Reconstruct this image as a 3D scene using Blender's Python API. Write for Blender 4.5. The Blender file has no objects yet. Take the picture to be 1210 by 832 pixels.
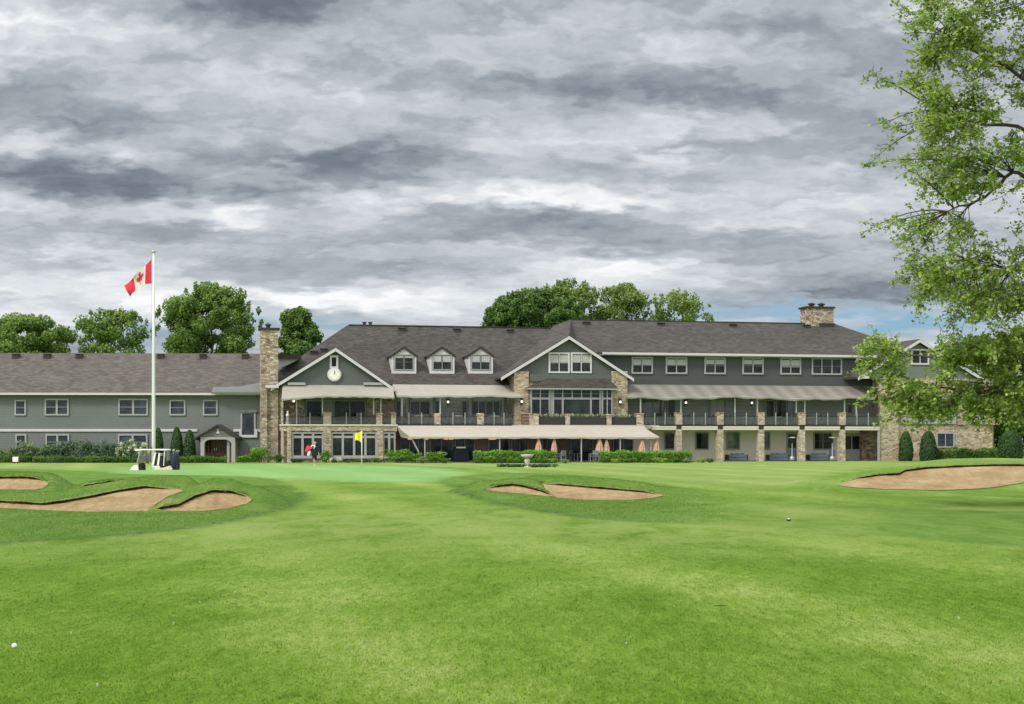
import bpy, math, random
import numpy as np
from mathutils import Vector, Matrix
random.seed(7); RNG = np.random.default_rng(11)
S = bpy.context.scene
COL = S.collection
FPX, CX, HY, CAMZ = 1880.0, 605.0, 522.0, 1.65
R = math.radians

# ------------------------------------------------------------------ helpers
def at(px, py, Y):                       # a direction of the view and a depth -> a point in the place
    return ((px-CX)*Y/FPX, Y, CAMZ+(HY-py)*Y/FPX)

def tag(o, label=None, cat=None, group=None, kind=None):
    if label: o['label'] = label
    if cat: o['category'] = cat
    if group: o['group'] = group
    if kind: o['kind'] = kind
    return o

def empty(name, loc, label, cat, group=None, rz=0):
    o = bpy.data.objects.new(name, None); COL.objects.link(o)
    o.location = loc; o.rotation_euler = (0, 0, rz); o.empty_display_size = .3
    return tag(o, label, cat, group)

def origin_of(p):
    v = Vector((0, 0, 0))
    while p is not None:
        v = v + Vector(p.location); p = p.parent
    return v

def link(name, me, mat, parent=None):
    o = bpy.data.objects.new(name, me); COL.objects.link(o)
    for m in (mat if isinstance(mat, (list, tuple)) else [mat]):
        me.materials.append(m)
    if parent is not None: o.parent = parent
    return o

def copy_tree(o, parent=None):
    c = o.copy(); COL.objects.link(c); c.parent = parent
    for ch in list(o.children): copy_tree(ch, c)
    return c

class Frame:
    def __init__(s, ox=0, oy=0, th=0):
        s.ox, s.oy, s.c, s.s = ox, oy, math.cos(R(th)), math.sin(R(th)); s.th = th
    def pt(s, u, v, z): return (s.ox+u*s.c-v*s.s, s.oy+u*s.s+v*s.c, z)
    def u(s, px, v):
        k = (px-CX)/FPX
        return (k*(s.oy+v*s.c)-s.ox+v*s.s)/(s.c-k*s.s)
    def z(s, px, py, v):
        t = s.oy+s.u(px, v)*s.s+v*s.c
        return CAMZ+(HY-py)*t/FPX
WORLD = Frame()

class MB:
    def __init__(s, fr=WORLD): s.V, s.F, s.fr, s.M = [], [], fr, []
    def add(s, pts, faces, m=0):
        n = len(s.V)
        s.V += [s.fr.pt(*p) for p in pts]
        for f in faces: s.F.append([n+i for i in f]); s.M.append(m)
        return s
    def poly(s, pts, m=0): return s.add(pts, [list(range(len(pts)))], m)
    def box(s, u0, u1, v0, v1, z0, z1, m=0):
        p = [(u0,v0,z0),(u1,v0,z0),(u1,v1,z0),(u0,v1,z0),(u0,v0,z1),(u1,v0,z1),(u1,v1,z1),(u0,v1,z1)]
        return s.add(p, [(0,3,2,1),(4,5,6,7),(0,1,5,4),(1,2,6,5),(2,3,7,6),(3,0,4,7)], m)
    def prism(s, uz, v0, v1, m=0):        # polygon in u,z extruded through v
        n = len(uz)
        p = [(a, v0, b) for a, b in uz]+[(a, v1, b) for a, b in uz]
        f = [list(range(n)), list(range(2*n-1, n-1, -1))]+[(i, n+i, n+(i+1) % n, (i+1) % n) for i in range(n)]
        return s.add(p, f, m)
    def prism_v(s, vz, u0, u1, m=0):
        n = len(vz)
        p = [(u0, a, b) for a, b in vz]+[(u1, a, b) for a, b in vz]
        f = [list(range(n)), list(range(2*n-1, n-1, -1))]+[(i, n+i, n+(i+1) % n, (i+1) % n) for i in range(n)]
        return s.add(p, f, m)
    def slab(s, pts, th, m=0):            # a polygon in space given a thickness downwards
        n = len(pts)
        p = list(pts)+[(a, b, c-th) for a, b, c in pts]
        f = [list(range(n)), list(range(2*n-1, n-1, -1))]+[(i, n+i, n+(i+1) % n, (i+1) % n) for i in range(n)]
        return s.add(p, f, m)
    def tube(s, path, rad, n=8, m=0):
        path = [Vector(p) for p in path]
        if not isinstance(rad, (list, tuple)): rad = [rad]*len(path)
        P = []; up0 = Vector((0, 0, 1))
        for i, p in enumerate(path):
            d = (path[min(i+1, len(path)-1)]-path[max(i-1, 0)]).normalized()
            a = d.cross(up0 if abs(d.z) < .95 else Vector((1, 0, 0))).normalized(); b = d.cross(a)
            for k in range(n):
                t = 2*math.pi*k/n
                P.append(tuple(p+(a*math.cos(t)+b*math.sin(t))*rad[i]))
        F = []
        for i in range(len(path)-1):
            for k in range(n):
                F.append((i*n+k, i*n+(k+1) % n, (i+1)*n+(k+1) % n, (i+1)*n+k))
        F.append(list(range(n-1, -1, -1))); F.append([(len(path)-1)*n+k for k in range(n)])
        return s.add(P, F, m)
    def lathe(s, cu, cv, prof, n=16, m=0):
        P = []
        for r, z in prof:
            for k in range(n):
                t = 2*math.pi*k/n
                P.append((cu+r*math.cos(t), cv+r*math.sin(t), z))
        F = []
        for i in range(len(prof)-1):
            for k in range(n):
                F.append((i*n+k, i*n+(k+1) % n, (i+1)*n+(k+1) % n, (i+1)*n+k))
        F.append(list(range(n-1, -1, -1))); F.append([(len(prof)-1)*n+k for k in range(n)])
        return s.add(P, F, m)
    def disc_v(s, cu, v0, v1, cz, r, n=20, m=0):   # short cylinder whose axis runs along v
        return s.prism([(cu+r*math.cos(2*math.pi*k/n), cz+r*math.sin(2*math.pi*k/n)) for k in range(n)], v0, v1, m)
    def grid(s, P, nu, nv, m=0):
        return s.add(P, [(i*nv+j, (i+1)*nv+j, (i+1)*nv+j+1, i*nv+j+1) for i in range(nu-1) for j in range(nv-1)], m)
    def build(s, name, mat, parent=None, smooth=False, bevel=0):
        o = origin_of(parent)
        me = bpy.data.meshes.new(name)
        me.from_pydata([(x-o.x, y-o.y, z-o.z) for x, y, z in s.V], [], s.F)
        ob = link(name, me, mat, parent)
        if any(s.M): me.polygons.foreach_set('material_index', s.M)
        if smooth: me.polygons.foreach_set('use_smooth', [True]*len(me.polygons))
        me.update()
        if bevel:
            b = ob.modifiers.new('bevel', 'BEVEL'); b.width = bevel; b.segments = 2; b.limit_method = 'ANGLE'
        return ob

# ------------------------------------------------------------------ materials
class NT:
    def __init__(s, tree): s.t = tree; s.n = tree.nodes; s.l = tree.links
    def new(s, typ, **kw):
        n = s.n.new(typ)
        for k, v in kw.items():
            if hasattr(n, k): setattr(n, k, v)
        return n
    def put(s, sock, val):
        if isinstance(val, bpy.types.NodeSocket): s.l.new(val, sock)
        elif val is not None:
            if isinstance(val, (tuple, list)) and len(val) == 3 and sock.type == 'RGBA': val = (*val, 1)
            sock.default_value = val
    def math(s, op, a, b=None, c=None, clamp=False):
        n = s.n.new('ShaderNodeMath'); n.operation = op; n.use_clamp = clamp
        s.put(n.inputs[0], a); s.put(n.inputs[1], b); s.put(n.inputs[2], c); return n.outputs[0]
    def vmath(s, op, a, b=None):
        n = s.n.new('ShaderNodeVectorMath'); n.operation = op
        s.put(n.inputs[0], a); s.put(n.inputs[1], b)
        return n.outputs['Value'] if op in ('DOT_PRODUCT', 'LENGTH') else n.outputs['Vector']
    def mix(s, f, a, b, blend='MIX'):
        n = s.n.new('ShaderNodeMix'); n.data_type = 'RGBA'; n.blend_type = blend
        s.put(n.inputs[0], f); s.put(n.inputs[6], a); s.put(n.inputs[7], b); return n.outputs[2]
    def noise(s, vec, scale, detail=4, rough=.55, dist=0.0):
        n = s.n.new('ShaderNodeTexNoise'); s.put(n.inputs['Vector'], vec)
        n.inputs['Scale'].default_value = scale; n.inputs['Detail'].default_value = detail
        n.inputs['Roughness'].default_value = rough; n.inputs['Distortion'].default_value = dist
        return n.outputs['Fac']
    def ramp(s, f, stops, interp='LINEAR'):
        n = s.n.new('ShaderNodeValToRGB'); s.put(n.inputs[0], f); e = n.color_ramp.elements
        n.color_ramp.interpolation = interp
        while len(e) < len(stops): e.new(.5)
        for i, (p, c) in enumerate(stops):
            e[i].position = p; e[i].color = (*c, 1) if len(c) == 3 else c
        return n.outputs[0]
    def maprange(s, f, a, b, c=0., d=1.):
        n = s.n.new('ShaderNodeMapRange'); s.put(n.inputs[0], f)
        for i, v in enumerate((a, b, c, d)): s.put(n.inputs[i+1], v)
        return n.outputs[0]
    def scale(s, vec, xyz):
        n = s.n.new('ShaderNodeMapping'); s.put(n.inputs[0], vec); n.inputs['Scale'].default_value = xyz; return n.outputs[0]
    def pos(s): return s.n.new('ShaderNodeNewGeometry').outputs['Position']
    def objc(s): return s.n.new('ShaderNodeTexCoord').outputs['Object']
    def attr(s, name):
        n = s.n.new('ShaderNodeAttribute'); n.attribute_name = name; return n
    def bump(s, h, strength=.4, dist=.05):
        n = s.n.new('ShaderNodeBump'); s.put(n.inputs['Height'], h)
        n.inputs['Strength'].default_value = strength; n.inputs['Distance'].default_value = dist; return n.outputs[0]

def material(name, fn=None, col=(.5, .5, .5), rough=.8, metal=0, spec=.3, var=.12, vs=2.0, emit=None, es=0):
    m = bpy.data.materials.new(name); m.use_nodes = True
    t = NT(m.node_tree); b = t.n['Principled BSDF']
    b.inputs['Roughness'].default_value = rough; b.inputs['Metallic'].default_value = metal
    b.inputs['Specular IOR Level'].default_value = spec
    if fn: fn(t, b)
    else:
        n = t.noise(t.objc(), vs, 5, .6)
        t.put(b.inputs['Base Color'], t.mix(n, tuple(c*(1-var) for c in col), tuple(min(1, c*(1+var)) for c in col)))
    if emit:
        b.inputs['Emission Color'].default_value = (*emit, 1); b.inputs['Emission Strength'].default_value = es
    return m

def siding(c1, c2, pitch=.16):
    def fn(t, b):
        p = t.pos(); sp = t.n.new('ShaderNodeSeparateXYZ'); t.put(sp.inputs[0], p)
        z = t.math('FRACT', t.math('DIVIDE', sp.outputs[2], pitch))
        line = t.math('GREATER_THAN', z, .86)
        row = t.math('FLOOR', t.math('DIVIDE', sp.outputs[2], pitch))
        cv = t.n.new('ShaderNodeCombineXYZ'); t.put(cv.inputs[0], t.math('MULTIPLY', sp.outputs[0], .7)); t.put(cv.inputs[2], t.math('MULTIPLY', row, 3.7))
        n = t.noise(cv.outputs[0], 1.5, 4, .6)
        big = t.noise(p, .35, 4, .6)
        c = t.mix(t.math('MULTIPLY_ADD', n, .6, t.math('MULTIPLY_ADD', big, .9, -.25), clamp=True), c1, c2)
        c = t.mix(t.math('MULTIPLY', line, .45), c, tuple(x*.35 for x in c1))
        t.put(b.inputs['Base Color'], c)
        t.put(b.inputs['Normal'], t.bump(z, .5, .02))
    return fn

def stone(cols, scale=3.1, mortar=(.30, .28, .25)):
    def fn(t, b):
        p = t.scale(t.pos(), (1, 1, 2.1))
        v = t.n.new('ShaderNodeTexVoronoi'); v.feature = 'F1'; t.put(v.inputs['Vector'], p); v.inputs['Scale'].default_value = scale
        e = t.n.new('ShaderNodeTexVoronoi'); e.feature = 'DISTANCE_TO_EDGE'; t.put(e.inputs['Vector'], p); e.inputs['Scale'].default_value = scale
        sp = t.n.new('ShaderNodeSeparateColor'); t.put(sp.inputs[0], v.outputs['Color'])
        n = len(cols)
        c = t.ramp(sp.outputs[0], [(i/n, k) for i, k in enumerate(cols)], 'CONSTANT')
        fine = t.noise(t.pos(), 9, 5, .7)
        c = t.mix(t.math('MULTIPLY', t.maprange(fine, .4, .75), .45), c, (.10, .08, .06))
        big = t.noise(t.pos(), .5, 3)
        c = t.mix(t.maprange(big, .35, .7, 0, .35), c, (.46, .42, .36))
        edge = t.maprange(e.outputs[0], .02, .07, 1, 0)
        c = t.mix(t.math('MULTIPLY', edge, .75), c, mortar)
        t.put(b.inputs['Base Color'], c)
        t.put(b.inputs['Normal'], t.bump(t.math('MINIMUM', e.outputs[0], .15), .9, .25))
    return fn

def shingles(c1, c2, c3):
    def fn(t, b):
        p = t.pos(); sp = t.n.new('ShaderNodeSeparateXYZ'); t.put(sp.inputs[0], p)
        row = t.math('FLOOR', t.math('DIVIDE', sp.outputs[2], .095))
        cell = t.n.new('ShaderNodeCombineXYZ')
        t.put(cell.inputs[0], t.math('FLOOR', t.math('MULTIPLY', t.math('ADD', sp.outputs[0], t.math('MULTIPLY', row, .37)), 2.6)))
        t.put(cell.inputs[1], row)
        wn = t.n.new('ShaderNodeTexWhiteNoise'); wn.noise_dimensions = '3D'; t.put(wn.inputs['Vector'], cell.outputs[0])
        big = t.noise(t.scale(p, (1, 1, 2)), .28, 5, .65); mid = t.noise(t.scale(p, (1, 1, .5)), 1.3, 4, .7)
        f = t.math('ADD', t.math('MULTIPLY', wn.outputs['Value'], .38), t.math('ADD', t.math('MULTIPLY', big, .45), t.math('MULTIPLY', mid, .4)))
        c = t.ramp(f, [(.35, c1), (.62, c2), (.95, c3)])
        fr = t.math('FRACT', t.math('DIVIDE', sp.outputs[2], .095))
        c = t.mix(t.math('MULTIPLY', t.math('LESS_THAN', fr, .16), .4), c, tuple(x*.4 for x in c1))
        t.put(b.inputs['Base Color'], c)
        t.put(b.inputs['Normal'], t.bump(t.math('ADD', wn.outputs['Value'], fr), .5, .03))
    return fn

def canvas(c1, c2, stripe=0.0):
    def fn(t, b):
        p = t.pos()
        n = t.noise(t.scale(p, (1.2, 1.2, .3)), 1.1, 5, .6)
        c = t.mix(n, c1, c2)
        if stripe:
            sp = t.n.new('ShaderNodeSeparateXYZ'); t.put(sp.inputs[0], p)
            w = t.math('SINE', t.math('MULTIPLY', t.math('ADD', sp.outputs[0], t.math('MULTIPLY', sp.outputs[2], .6)), 4.6))
            c = t.mix(t.math('MULTIPLY_ADD', w, stripe, stripe, clamp=True), c, tuple(x*.72 for x in c1))
        t.put(b.inputs['Base Color'], c)
        t.put(b.inputs['Normal'], t.bump(n, .35, .3))
    return fn

def glass(c, tint=None, refl=.5):
    def fn(t, b):
        n = t.noise(t.pos(), .9, 4, .65); n2 = t.noise(t.pos(), 3.2, 2, .5)
        t.put(b.inputs['Base Color'], t.mix(t.maprange(n, .4, .7), tuple(x*.5 for x in c), tint or tuple(x*1.8 for x in c)))
        b.inputs['Roughness'].default_value = .06
        b.inputs['Specular IOR Level'].default_value = refl
        t.put(b.inputs['Normal'], t.bump(n2, .06, .06))
    return fn

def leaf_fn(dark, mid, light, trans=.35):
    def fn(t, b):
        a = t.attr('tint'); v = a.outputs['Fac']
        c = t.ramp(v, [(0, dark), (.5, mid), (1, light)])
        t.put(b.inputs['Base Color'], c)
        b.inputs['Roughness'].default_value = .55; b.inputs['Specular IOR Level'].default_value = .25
        out = t.n['Material Output']
        tr = t.n.new('ShaderNodeBsdfTranslucent'); t.put(tr.inputs[0], t.mix(.35, c, (light[0]*1.3, light[1]*1.35, light[2]*.6)))
        mx = t.n.new('ShaderNodeMixShader'); mx.inputs[0].default_value = trans
        t.l.new(b.outputs[0], mx.inputs[1]); t.l.new(tr.outputs[0], mx.inputs[2]); t.l.new(mx.outputs[0], out.inputs[0])
    return fn

M = {}
M['siding_wing'] = material('grey_green_siding', siding((.140, .162, .162), (.190, .210, .208)))
M['siding_dark'] = material('slate_green_siding', siding((.064, .075, .075), (.090, .102, .101)))
M['gable_face'] = material('gable_siding', siding((.098, .110, .112), (.132, .146, .147)))
M['shake'] = material('porch_shingles', shingles((.12, .13, .13), (.17, .18, .18), (.24, .25, .25)))
M['siding_light'] = material('light_grey_siding', siding((.42, .45, .45), (.52, .55, .55)))
M['dormer_white'] = material('pale_grey_dormer_boards', siding((.54, .53, .56), (.62, .61, .64)))
M['deck_wall'] = material('deck_wall_paint', siding((.25, .275, .285), (.33, .355, .365), .3))
M['brown_wall'] = material('brown_render', col=(.24, .19, .175), var=.3)
M['cream'] = material('cream_render', col=(.74, .69, .65), var=.10, vs=.8)
STC = [(.26, .18, .12), (.40, .32, .22), (.52, .45, .34), (.32, .25, .18), (.15, .11, .08), (.46, .37, .27), (.60, .54, .45), (.36, .25, .15)]
M['stone'] = material('field_stone', stone(STC))
M['stone_light'] = material('pale_field_stone', stone([(.42, .34, .25), (.58, .50, .39), (.68, .61, .50), (.47, .39, .29), (.30, .23, .16), (.56, .47, .36)], 3.6, (.46, .40, .32)))
M['stone_tan'] = material('tan_field_stone', stone([(.36, .27, .16), (.48, .38, .25), (.55, .46, .33), (.42, .33, .21), (.24, .17, .10), (.62, .53, .40)], 3.0, (.46, .40, .31)))
M['roof'] = material('brown_asphalt_shingles', shingles((.038, .035, .031), (.060, .055, .049), (.096, .087, .077)))
M['roof_wing'] = material('weathered_asphalt_shingles', shingles((.070, .063, .056), (.100, .091, .081), (.150, .136, .121)))
M['roof_pale'] = material('pale_green_metal_roof', col=(.145, .16, .155), var=.12, rough=.6)
M['trim'] = material('white_trim_paint', col=(.54, .53, .56), var=.06, rough=.5)
M['trim_grey'] = material('pale_grey_frame_paint', col=(.335, .34, .35), var=.08, rough=.5)
M['bar'] = material('dark_sash_paint', col=(.12, .14, .135), var=.08, rough=.5)
M['trim_sage'] = material('sage_frame_paint', col=(.27, .32, .30), var=.08, rough=.5)
M['beam'] = material('cream_beam_paint', col=(.62, .60, .53), var=.08)
M['dark'] = material('dark_brown_metal', col=(.035, .033, .032), rough=.6)
M['steel'] = material('brushed_steel', col=(.45, .46, .46), rough=.4, metal=.3)
M['awning'] = material('taupe_canvas', canvas((.30, .28, .243), (.38, .355, .312)))
M['awning_stripe'] = material('ribbed_taupe_canvas', canvas((.215, .20, .175), (.28, .262, .23), .30))
M['awning_pale'] = material('cream_canvas', canvas((.37, .335, .285), (.45, .415, .355)))
M['glass'] = material('dark_window_glass', glass((.016, .024, .026), (.035, .048, .05), .22))
M['glass_blue'] = material('navy_window_glass', glass((.034, .050, .070), (.06, .085, .12), .22))
M['glass_green'] = material('greenish_window_glass', glass((.07, .10, .09), (.16, .22, .19)))
M['curtain'] = material('white_curtain', col=(.40, .41, .42), var=.18, vs=6)
M['wood'] = material('red_brown_wood', col=(.17, .085, .050), var=.35, vs=5)
M['concrete'] = material('pale_concrete', col=(.50, .48, .44), var=.15)
M['paving'] = material('stone_paving', col=(.30, .28, .25), var=.2)
M['umbrella'] = material('salmon_canvas', canvas((.47, .30, .215), (.58, .40, .30)))
M['white'] = material('white_plastic', col=(.80, .80, .76), rough=.35, var=.04)
M['blue_cushion'] = material('blue_grey_cushion', col=(.12, .16, .21), var=.2)
M['navy'] = material('navy_fabric', col=(.022, .028, .05), var=.35)
M['black'] = material('black_rubber', col=(.02, .02, .02))
M['pole'] = material('white_pole_paint', col=(.66, .67, .66), rough=.35, var=.06)
M['red'] = material('red_cloth', col=(.62, .035, .06), var=.15, vs=4)
M['flag_white'] = material('white_cloth', col=(.72, .72, .74), var=.08, vs=4)
M['yellow'] = material('yellow_cloth', col=(.85, .74, .03), var=.06)
M['skin'] = material('skin', col=(.50, .32, .24), var=.1, rough=.6)
M['hair'] = material('grey_hair', col=(.34, .34, .33), var=.25, vs=30)
M['sock'] = material('pale_cloth', col=(.60, .56, .50))
M['lamp'] = material('lamp_globe', col=(.9, .85, .75), emit=(1, .93, .8), es=1.5)
M['heater'] = material('orange_heater_lamp', col=(.7, .25, .1), emit=(1, .35, .12), es=.9)
M['brick'] = material('orange_brick', col=(.30, .14, .07), var=.3, vs=8)
M['bark'] = material('grey_brown_bark', col=(.085, .070, .055), var=.4, vs=6)
M['leaf_maple'] = material('maple_leaves', leaf_fn((.038, .098, .014), (.165, .305, .038), (.52, .62, .21), .50))
M['leaf_tree'] = material('summer_tree_leaves', leaf_fn((.028, .076, .014), (.108, .200, .036), (.24, .35, .085), .32))
M['leaf_dark'] = material('dark_tree_leaves', leaf_fn((.020, .058, .012), (.068, .148, .030), (.16, .26, .06), .28))
M['leaf_pale'] = material('pale_tree_leaves', leaf_fn((.036, .082, .016), (.120, .205, .040), (.27, .36, .105), .35))
M['leaf_hedge'] = material('hedge_leaves', leaf_fn((.014, .042, .008), (.060, .135, .022), (.15, .27, .045), .25))
M['leaf_blue'] = material('lilac_leaves', leaf_fn((.030, .070, .034), (.085, .155, .080), (.18, .28, .15), .25))
M['leaf_bright'] = material('bright_shrub_leaves', leaf_fn((.030, .090, .008), (.110, .260, .022), (.23, .42, .06), .3))
M['leaf_lime'] = material('lime_shrub_leaves', leaf_fn((.08, .15, .012), (.20, .34, .04), (.38, .52, .12), .3))
M['leaf_cedar'] = material('cedar_foliage', leaf_fn((.012, .036, .010), (.034, .085, .022), (.075, .15, .04), .2))
M['leaf_mix'] = material('grey_green_leaves', leaf_fn((.05, .09, .04), (.14, .21, .10), (.30, .38, .22), .3))
M['blossom'] = material('white_blossom', leaf_fn((.40, .42, .34), (.58, .60, .50), (.75, .76, .68), .3))

# ------------------------------------------------------------------ terrain
def sm(t): t = np.clip(t, 0, 1); return t*t*(3-2*t)
def base_h(X, Y):
    X = np.asarray(X, float); Y = np.asarray(Y, float)
    h = .035*np.sin(X*.21+1.0)*np.sin(Y*.13+.4)*sm((Y-6)/12)*(1-sm((Y-70)/20))
    h = h-.66*np.exp(-(((X+22.8)/5.0)**2+((Y-100.5)/4.0)**2))
    h = h+.12*sm((Y-60)/14)*(1-sm((Y-96)/14))*np.exp(-((X+7)/9)**2)
    return h
BUNK = []
def bunker(bot, top, crest, dc, df, lf=3.0, fade=45):
    b = dict(bx=[p[0] for p in bot], by=[p[1] for p in bot], bY=[p[2] for p in bot],
             tx=[p[0] for p in top], ty=[p[1] for p in top], tY=[p[2] for p in top],
             cx=[p[0] for p in crest], cy=[p[1] for p in crest], dc=dc, df=df, lf=lf, fade=fade)
    b['x0'] = max(bot[0][0], top[0][0]); b['x1'] = min(bot[-1][0], top[-1][0]); BUNK.append(b)
bunker([(-40,579,45.6),(0,579,45.5),(40,579,45.4),(50,577.5,45.8),(57,573,46.8)],
       [(-40,567,48),(0,566.3,48.2),(30,566.2,48.2),(48,568,47.9),(57,572,47.2)],
       [(-40,558),(0,557),(30,557),(57,559)], 5, 9, 5, 50)
bunker([(-40,599,40),(0,601,39.3),(60,604.5,37.6),(110,606,36.9),(172,604.5,37.6),(198,587,39.8),(215,581,41.2)],
       [(-40,593,40.6),(0,595,40.4),(50,598,39.3),(75,595,39.5),(109,589,40.3),(139,582.6,40.9),(172,577.7,41.4),(205,579,41.5),(215,580.3,41.4)],
       [(-40,582),(60,582),(110,573),(172,563),(215,562)], 4, 7, 2.5, 50)
bunker([(170,605,37.3),(190,604.8,37.5),(240,604.2,37.7),(270,601,38.4),(290,596,39.4),(297,592,40)],
       [(170,604.6,37.5),(190,602.8,37.9),(211,599.3,38.7),(231,589,39.6),(251,582.6,40.4),(274,583.6,40.6),(291,587.6,40.5),(297,591.2,40.2)],
       [(170,603),(190,595),(211,585),(231,574),(251,566),(274,566.5),(297,574)], 3, 7, 2.5, 55)
bunker([(92,578,44.2),(115,576,44.4),(143,570.8,45.2)],
       [(92,577.6,44.3),(115,574.3,44.7),(130,571.3,45.1),(143,570.3,45.3)],
       [(92,573),(115,567),(143,565.5)], 2.5, 6, 2.5, 40)
bunker([(575,579.5,48),(590,581.5,48),(620,584,47.5),(656,588,46.8)],
       [(575,579,48.3),(580,577.3,49),(605,574.4,49.6),(619,576.5,49.4),(638,581.5,48.6),(656,587.3,47.2)],
       [(575,569),(605,565.5),(640,568),(656,570)], 3, 7, 3, 60)
bunker([(638,573.8,51.2),(645,580,49),(658,588.6,46.5),(695,591,45.2),(745,591,45.2),(770,589,46),(783,586.4,47)],
       [(638,572.7,51.5),(678,576,50.5),(728,580.3,49.5),(764,583.3,48.5),(783,586,47.4)],
       [(638,562.5),(678,563),(728,567),(764,572),(783,577)], 3.5, 8, 3, 70)
bunker([(992,574,54.5),(1010,576.5,53.8),(1051,578.3,53.2),(1107,579.5,53),(1148,578.3,53.2),(1176,576,54),(1210,570.5,55),(1255,559,57)],
       [(992,573.4,54.9),(1010,566.5,55.6),(1038,562.9,56),(1063,561.7,56.3),(1069,558,56.6),(1093,554.8,57),(1134,552.6,57.3),(1176,551.2,57.5),(1210,551.2,57.6),(1255,554,57.4)],
       [(992,562),(1038,553),(1069,547.5),(1120,541.8),(1176,541),(1255,543)], 7, 12, 4, 90)
LIP = .085
def bvals(b, px):
    p = np.clip(px, b['x0'], b['x1'])
    Yb = np.interp(p, b['bx'], b['bY']); zb = CAMZ+(HY-np.interp(p, b['bx'], b['by']))*Yb/FPX
    Yt = np.interp(p, b['tx'], b['tY']); zt = CAMZ+(HY-np.interp(p, b['tx'], b['ty']))*Yt/FPX
    Yt = np.maximum(Yt, Yb+.02)
    Yc = Yt+b['dc']; zc = CAMZ+(HY-np.interp(p, b['cx'], b['cy']))*Yc/FPX
    return Yb, zb, Yt, zt, Yc, zc
def height(X, Y, sand=True):
    X = np.asarray(X, float); Y = np.asarray(Y, float)
    h0 = base_h(X, Y); h = h0.copy(); px = CX+FPX*X/np.maximum(Y, .5)
    near = (Y > 30) & (Y < 85)
    ins = []
    for b in BUNK:
        Yb, zb, Yt, zt, Yc, zc = bvals(b, px)
        out = np.maximum(b['x0']-px, px-b['x1']); fd = sm(1-np.maximum(out, 0)/b['fade'])
        t = (Y-Yb)/(Yt-Yb); lp = LIP*sm(np.minimum(px-b['x0'], b['x1']-px)/22)
        f = np.where(Y < Yb, zb*sm(1-(Yb-Y)/b['lf']),
            np.where(Y < Yt, zb+(zt+lp-zb)*np.clip(t, 0, 1),
            np.where(Y < Yc, zt+lp+(zc-zt-lp)*sm((Y-Yt)/b['dc'])**.8, zc*sm(1-(Y-Yc)/b['df']))))
        h = np.where(near, np.maximum(h, f*fd+h0*.3), h)
        if sand: ins.append((b, (px > b['x0']) & (px < b['x1']) & (Y > Yb+.06) & (Y < Yt+.13), zb+(zt-zb)*np.clip(t, 0, 1)))
    for b, m, z in ins:
        h = np.where(m, np.minimum(h, z-.16), h)
    return h
def hz(x, y): return float(height(np.array([x]), np.array([y]))[0])
YS = np.concatenate([np.arange(7, 30, .1), np.arange(30, 65, .04), np.arange(65, 170, .2)])
def ground_at(px, py):                     # where a ray meets the terrain
    X = (px-CX)/FPX*YS; z = CAMZ+(HY-py)*YS/FPX
    i = np.argmax(z <= height(X, YS, False)); return float(X[i]), float(YS[i])
def sdf(X, Y, poly):
    P = np.array(poly); ins = np.zeros(X.shape, bool); d = np.full(X.shape, 1e9)
    for (x0, y0), (x1, y1) in zip(P, np.roll(P, -1, 0)):
        c = ((y0 > Y) != (y1 > Y)) & (X < (x1-x0)*(Y-y0)/((y1-y0) or 1e-9)+x0); ins ^= c
        L = (x1-x0)**2+(y1-y0)**2 or 1e-9
        t = np.clip(((X-x0)*(x1-x0)+(Y-y0)*(y1-y0))/L, 0, 1)
        d = np.minimum(d, np.hypot(X-x0-t*(x1-x0), Y-y0-t*(y1-y0)))
    return np.where(ins, d, -d)
def smooth_poly(pts, n=6):
    out = []; N = len(pts)
    for i in range(N):
        p0, p1, p2, p3 = (np.array(pts[(i+k-1) % N], float) for k in range(4))
        for j in range(n):
            t = j/n
            out.append(tuple(.5*((2*p1)+(p2-p0)*t+(2*p0-5*p1+4*p2-p3)*t*t+(3*p1-p0-3*p2+p3)*t**3)))
    return out

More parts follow.
